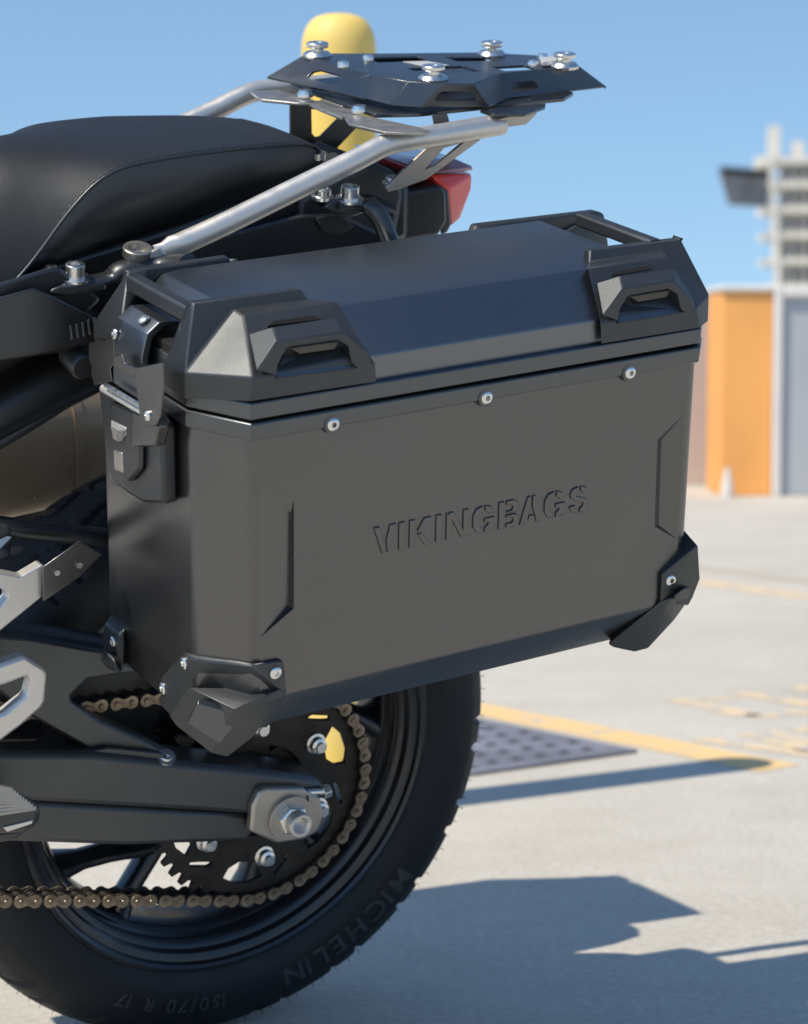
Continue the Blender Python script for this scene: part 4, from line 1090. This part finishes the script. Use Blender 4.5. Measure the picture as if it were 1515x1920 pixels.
# tail light
def mir(p): return Vector((p.x, -p.y, p.z))
n1, n2, n3 = at(813, 329, Y=-.06), at(842, 352, Y=-.06), at(846, 425, Y=-.055)
e1, e2, e3 = at(888, 316, Y=-.02), at(884, 352, Y=-.02), at(861, 413, Y=-.025)
t0 = at(733, 299, Y=-.04); t1 = at(852, 296, Y=.0)
low_ = [n1, n2, n3, e2, e3, at(886, 326, Y=-.02)]
lamp = H('tail_light', low_ + [mir(p) for p in low_], M_red, MC, None, .003)
up_ = [n1+Vector((0, 0, .002)), e1+Vector((0, 0, .002)), at(886, 325, Y=-.02)+Vector((0, 0, .002)), t0, at(852, 297, Y=-.02)]
H('upper_lens', up_ + [mir(p) for p in up_], M_redd, MC, lamp, .003)
H('lamp_bezel', [at(x, y, Y=yy) for (x, y) in ((826, 352), (840, 356), (846, 420), (838, 436), (826, 440)) for yy in (-.064, -.02)], M_plast2, MC, lamp, .002)

# --- silver grab rails / luggage rack
def sym(o_name, pts, rad, **k):
    tube(o_name, pts, rad, M_steel, MC, None, **k)
RY = -.14
rail_pts = [at(292, 478, Y=RY+.002), at(400, 430, Y=RY), at(560, 352, Y=RY), at(665, 301, Y=RY), at(722, 272, Y=RY), at(765, 262, Y=RY), at(840, 250, Y=RY+.005), at(940, 233, Y=RY+.012)]
R0 = .0105
for sgn, nm in ((1, 'grab_rail'), (-1, 'grab_rail')):
    pts = [Vector((p.x, p.y*sgn, p.z)) for p in rail_pts]
    path = resample(pts, 48)
    bm = bmesh.new(); tube_bm(bm, path, [R0*.75]*2 + [R0]*47, 20, flat=[(.45, 1.25)]*1 + [(.75, 1.1)]*2 + [(1, 1)]*46)
    g = finish(nm, bm, M_steel, MC, None, 0, smooth=50)
    if sgn == 1:
        near_rail = g
        lathe('end_bush', [(0, 0), (.0125, 0), (.0135, .002), (.0135, .009), (.0125, .010), (.009, .010), (.008, .004), (0, .004)], at(257, 482, Y=RY+.004), (0, -.25, 1), M_cast, MC, g, 28)
        H('end_lug', [at(x, y, Y=yy) for (x, y) in ((268, 478), (300, 462), (318, 482), (300, 487), (270, 486)) for yy in (RY-.008, RY+.008)], M_steel, MC, g, .004)
# rear bracket tongue of the rail
H('rail_tongue', [at(x, y, Y=yy) for (x, y) in ((936, 222), (985, 210), (1006, 206), (1006, 214), (990, 220), (987, 233), (942, 239)) for yy in (RY+.003, RY+.02)], M_cast, MC, near_rail, .001)
# gusset from the rail down to the tail
gz = plate('rail_gusset', [(799, 279), (724, 351), (727, 361), (756, 352), (800, 336), (902, 262), (878, 263), (828, 274)], -.118, .004, M_cast, MC, holes=[[(833, 278), (868, 268), (815, 311), (797, 318)]], bevel=.0008)
bolt_socket('gusset_bolt', at(735, 345, Y=-.108), (0, -.1, 1), .0065, .007, M_zinc, MC, gz)
# silver strips between the rails, thin black sub-plate
def slab(name, px, Z, th, material, parent=None, bevel=.0006, root=MC):
    bm = bmesh.new(); extrude_poly(bm, [at(*p, Z=Z) for p in px], Vector((0, 0, -th)))
    return finish(name, bm, material, root, parent, bevel)
sub = H('rack_subplate', [Vector((x, y, z)) for x, y in ((.15, -.085), (.19, -.1), (.36, -.1), (.385, -.08), (.385, .08), (.36, .1), (.19, .1), (.15, .085)) for z in (.668, .672)], M_rack, MC, None, .0008)
for px in ([(646, 219), (662, 213), (720, 224), (785, 238), (808, 246), (795, 250), (720, 247), (655, 232)], [(470, 171), (520, 168), (572, 180), (600, 192), (560, 193), (490, 186)], [(572, 190), (600, 188), (660, 206), (668, 214), (640, 220), (600, 204)], [(600, 186), (690, 190), (720, 198), (640, 199)]):
    slab('rack_strip', px, .6685, .003, M_cast, sub)
slab('tongue_plate', [(900, 206), (960, 199), (1023, 194), (1022, 200), (985, 213), (925, 214)], .6725, .003, M_rack, sub)
H('tongue_post', [at(x, y, Y=yy) for (x, y) in ((809, 214), (838, 212), (846, 240), (815, 242)) for yy in (RY+.02, RY+.026)], M_rack, MC, sub, .001)
for q in ((572, 180), (674, 209)):
    lathe('plate_screw', [(0, -.001), (.008, -.001), (.008, .002), (.006, .006), (0, .0065)], at(*q, Z=.6705), (0, 0, 1), M_zinc, MC, sub, 14)
# dark stay plate with a V cut-out on the far side
plate('stay_plate', [(546, 194), (546, 276), (576, 300), (618, 293), (669, 239), (662, 224), (620, 204)], .06, .004, M_plast2, MC, holes=[[(584, 205), (585, 250), (592, 258), (602, 256), (641, 217), (610, 207)]], bevel=.0006)
# --- luggage plate (slopes a little towards the tail)
def zdeck(x): return .7 - .035*(x-.2)
def deck_at(px, py, dz=0.):
    d = ray(px, py); n_ = Vector((.035, 0, 1)); p0 = Vector((.2, 0, .7+dz))
    return EYE + d*((p0-EYE).dot(n_)/d.dot(n_))
KD = -.023
vis = [((568, 104), (500, 144)), ((694, 140), (684, 185)), ((765, 152), (732, 197)), ((830, 157), (786, 202)), ((889, 157), (918, 200)), ((936, 138), (950, 185)), ((1086, 124), (1138, 163))]
dv = [deck_at(*a) for a, b in vis]; kv = [deck_at(*b, dz=KD) for a, b in vis]
far = [(1052, 108), (1000, 103), (898, 98), (703, 100), (600, 100)]
for q in far:
    p = deck_at(*q); dv.append(p); kv.append(Vector((p.x + (.016 if q[0] > 1040 else 0), p.y + .016, p.z + KD*.6)))
def in_deck(x, y, dz=0.): return Vector((x, y, zdeck(x)+dz))
bm = bmesh.new()
slots = [[(.215, .05), (.215, .02), (.275, .015), (.275, .042)], [(.30, .03), (.30, .005), (.345, -.005), (.345, .02)], [(.225, -.02), (.225, -.055), (.29, -.055), (.29, -.02)], [(.315, -.035), (.315, -.06), (.355, -.06), (.355, -.035)]]
extrude_poly(bm, dv, Vector((0, 0, -.003)), [[in_deck(x, y) for x, y in s_] for s_ in slots])
deck_o = finish('luggage_plate', bm, M_rack, MC, None, .0012)
def flange(a, b, c, d, slot=None):
    """skirt panel a-b (deck edge) c-d (lower edge) with an optional slot"""
    bm = bmesh.new(); n = (b-a).cross(d-a).normalized()*.0026
    cen = (a+b+c+d)/4
    if n.dot(cen - Vector((.28, 0, .64))) > 0: n = -n
    def S(u, v): return (a*(1-u)+b*u)*(1-v) + (d*(1-u)+c*u)*v
    holes = []
    if slot:
        u0, u1, v0, v1 = slot; du = min(.06, (u1-u0)*.15); vm = (v1-v0)*.25
        holes = [[S(u0+du, v0), S(u1-du, v0), S(u1, v0+vm), S(u1, v1-vm), S(u1-du, v1), S(u0+du, v1), S(u0, v1-vm), S(u0, v0+vm)]]
    extrude_poly(bm, [a, b, c, d], n, holes)
    return finish('skirt', bm, M_rack, MC, deck_o, .0006)
n = len(dv)
SL = {0: (.33, .68, .32, .74), 3: (.12, .88, .34, .72), 5: (.08, .36, .42, .76), 7: (.3, .6, .3, .7), 8: (.2, .8, .3, .7), 10: (.3, .7, .3, .7)}
for i in range(n):
    j = (i+1) % n
    flange(dv[i], dv[j], kv[j], kv[i], SL.get(i))
def knob(c):
    lathe('quick_lock_knob', [(r*.86, h*.9) for r, h in [(0, -.001), (.0165, -.001), (.0175, .002), (.014, .0055), (.0075, .0065), (.0075, .010), (.0125, .0105), (.0135, .012), (.0135, .0148), (.012, .016), (.006, .0162), (.005, .0145), (0, .0145)]], c, (0, 0, 1), M_zinc, MC, deck_o, 12, smooth=25)
for q in ((595, 106), (812, 150), (922, 104), (1058, 126)): knob(deck_at(*q))
for q in ((644, 124), (1018, 110), (690, 112), (1000, 122)):
    lathe('plate_screw', [(0, -.001), (.006, -.001), (.006, .0015), (.0045, .0048), (0, .005)], deck_at(*q), (0, 0, 1), M_zinc, MC, deck_o, 14)
H('key_tag', [deck_at(*q) + Vector((0, 0, z)) for q in ((1012, 118), (1040, 116), (1046, 124), (1016, 127)) for z in (.001, .006)], M_white, MC, deck_o, .001)
H('warning_sticker', [deck_at(*q) + Vector((0, 0, z)) for q in ((755, 117), (800, 116), (842, 124), (800, 127)) for z in (.0003, .001)], M_white, MC, deck_o, 0)

# --- pannier mounting arms with bolts
def arm(pts, r, flat): 
    bm = bmesh.new(); path = resample(pts, 20); tube_bm(bm, path, r, 14, flat=flat)
    return finish('mounting_arm', bm, M_plast2, MC, None, 0, smooth=50)
AY = -.135
pad = H('arm_bracket', [at(x, y, Y=yy) for (x, y) in ((92, 544), (110, 536), (196, 528), (200, 542), (130, 556), (96, 553)) for yy in (AY-.018, AY+.012)], M_swing, MC, None, .003)
arm([at(105, 537, Y=AY-.004), at(150, 531, Y=AY-.004), at(205, 520, Y=AY-.004), at(230, 504, Y=AY-.006), at(300, 494, Y=AY-.012), at(350, 492, Y=AY-.04)], .012, [(1, .42)]*9+[(1, .6)]*12)
bolt_socket('mounting_bolt', at(141, 522, Y=AY-.005), (0, -.12, 1), .0088, .014, M_zinc, MC, pad)
lathe('mounting_nut', [(0, 0), (.011, 0), (.011, .003), (.0085, .004), (.0085, .010), (.005, .0105), (.005, .013), (0, .013)], at(96, 524, Y=AY+.02), (0, -.1, 1), M_zinc, MC, pad, 12)
pad2 = H('arm_bracket', [at(x, y, Y=yy) for (x, y) in ((604, 388), (625, 372), (690, 374), (700, 392), (660, 407), (625, 402)) for yy in (AY-.01, AY+.016)], M_swing, MC, None, .003)
arm([at(628, 384, Y=AY-.004), at(660, 380, Y=AY-.006), at(690, 386, Y=AY-.012), at(708, 402, Y=AY-.02), at(722, 430, Y=AY-.026), at(738, 475, Y=AY-.03)], .0115, [(1, .45)]*8+[(.95, .8)]*13)
bolt_socket('mounting_bolt', at(655, 374, Y=AY-.006), (0, -.12, 1), .0088, .0135, M_zinc, MC, pad2)
lathe('mounting_nut', [(0, 0), (.011, 0), (.011, .003), (.0085, .004), (.0085, .009), (.005, .0095), (.005, .012), (0, .012)], at(604, 372, Y=AY+.022), (0, -.1, 1), M_zinc, MC, pad2, 12)
lathe('seat_bolt', [(0, 0), (.008, 0), (.008, .006), (.004, .0065), (0, .0065)], at(598, 297, Y=-.06), (0, -.1, 1), M_zinc, MC, None, 12)

H('shock_linkage', [Vector((x, y, z)) for x, z in ((-.30, .02), (-.30, .2), (-.1, .17), (-.06, .1), (-.1, .02)) for y in (-.06, .05)], M_plast2, MC, None, .01)
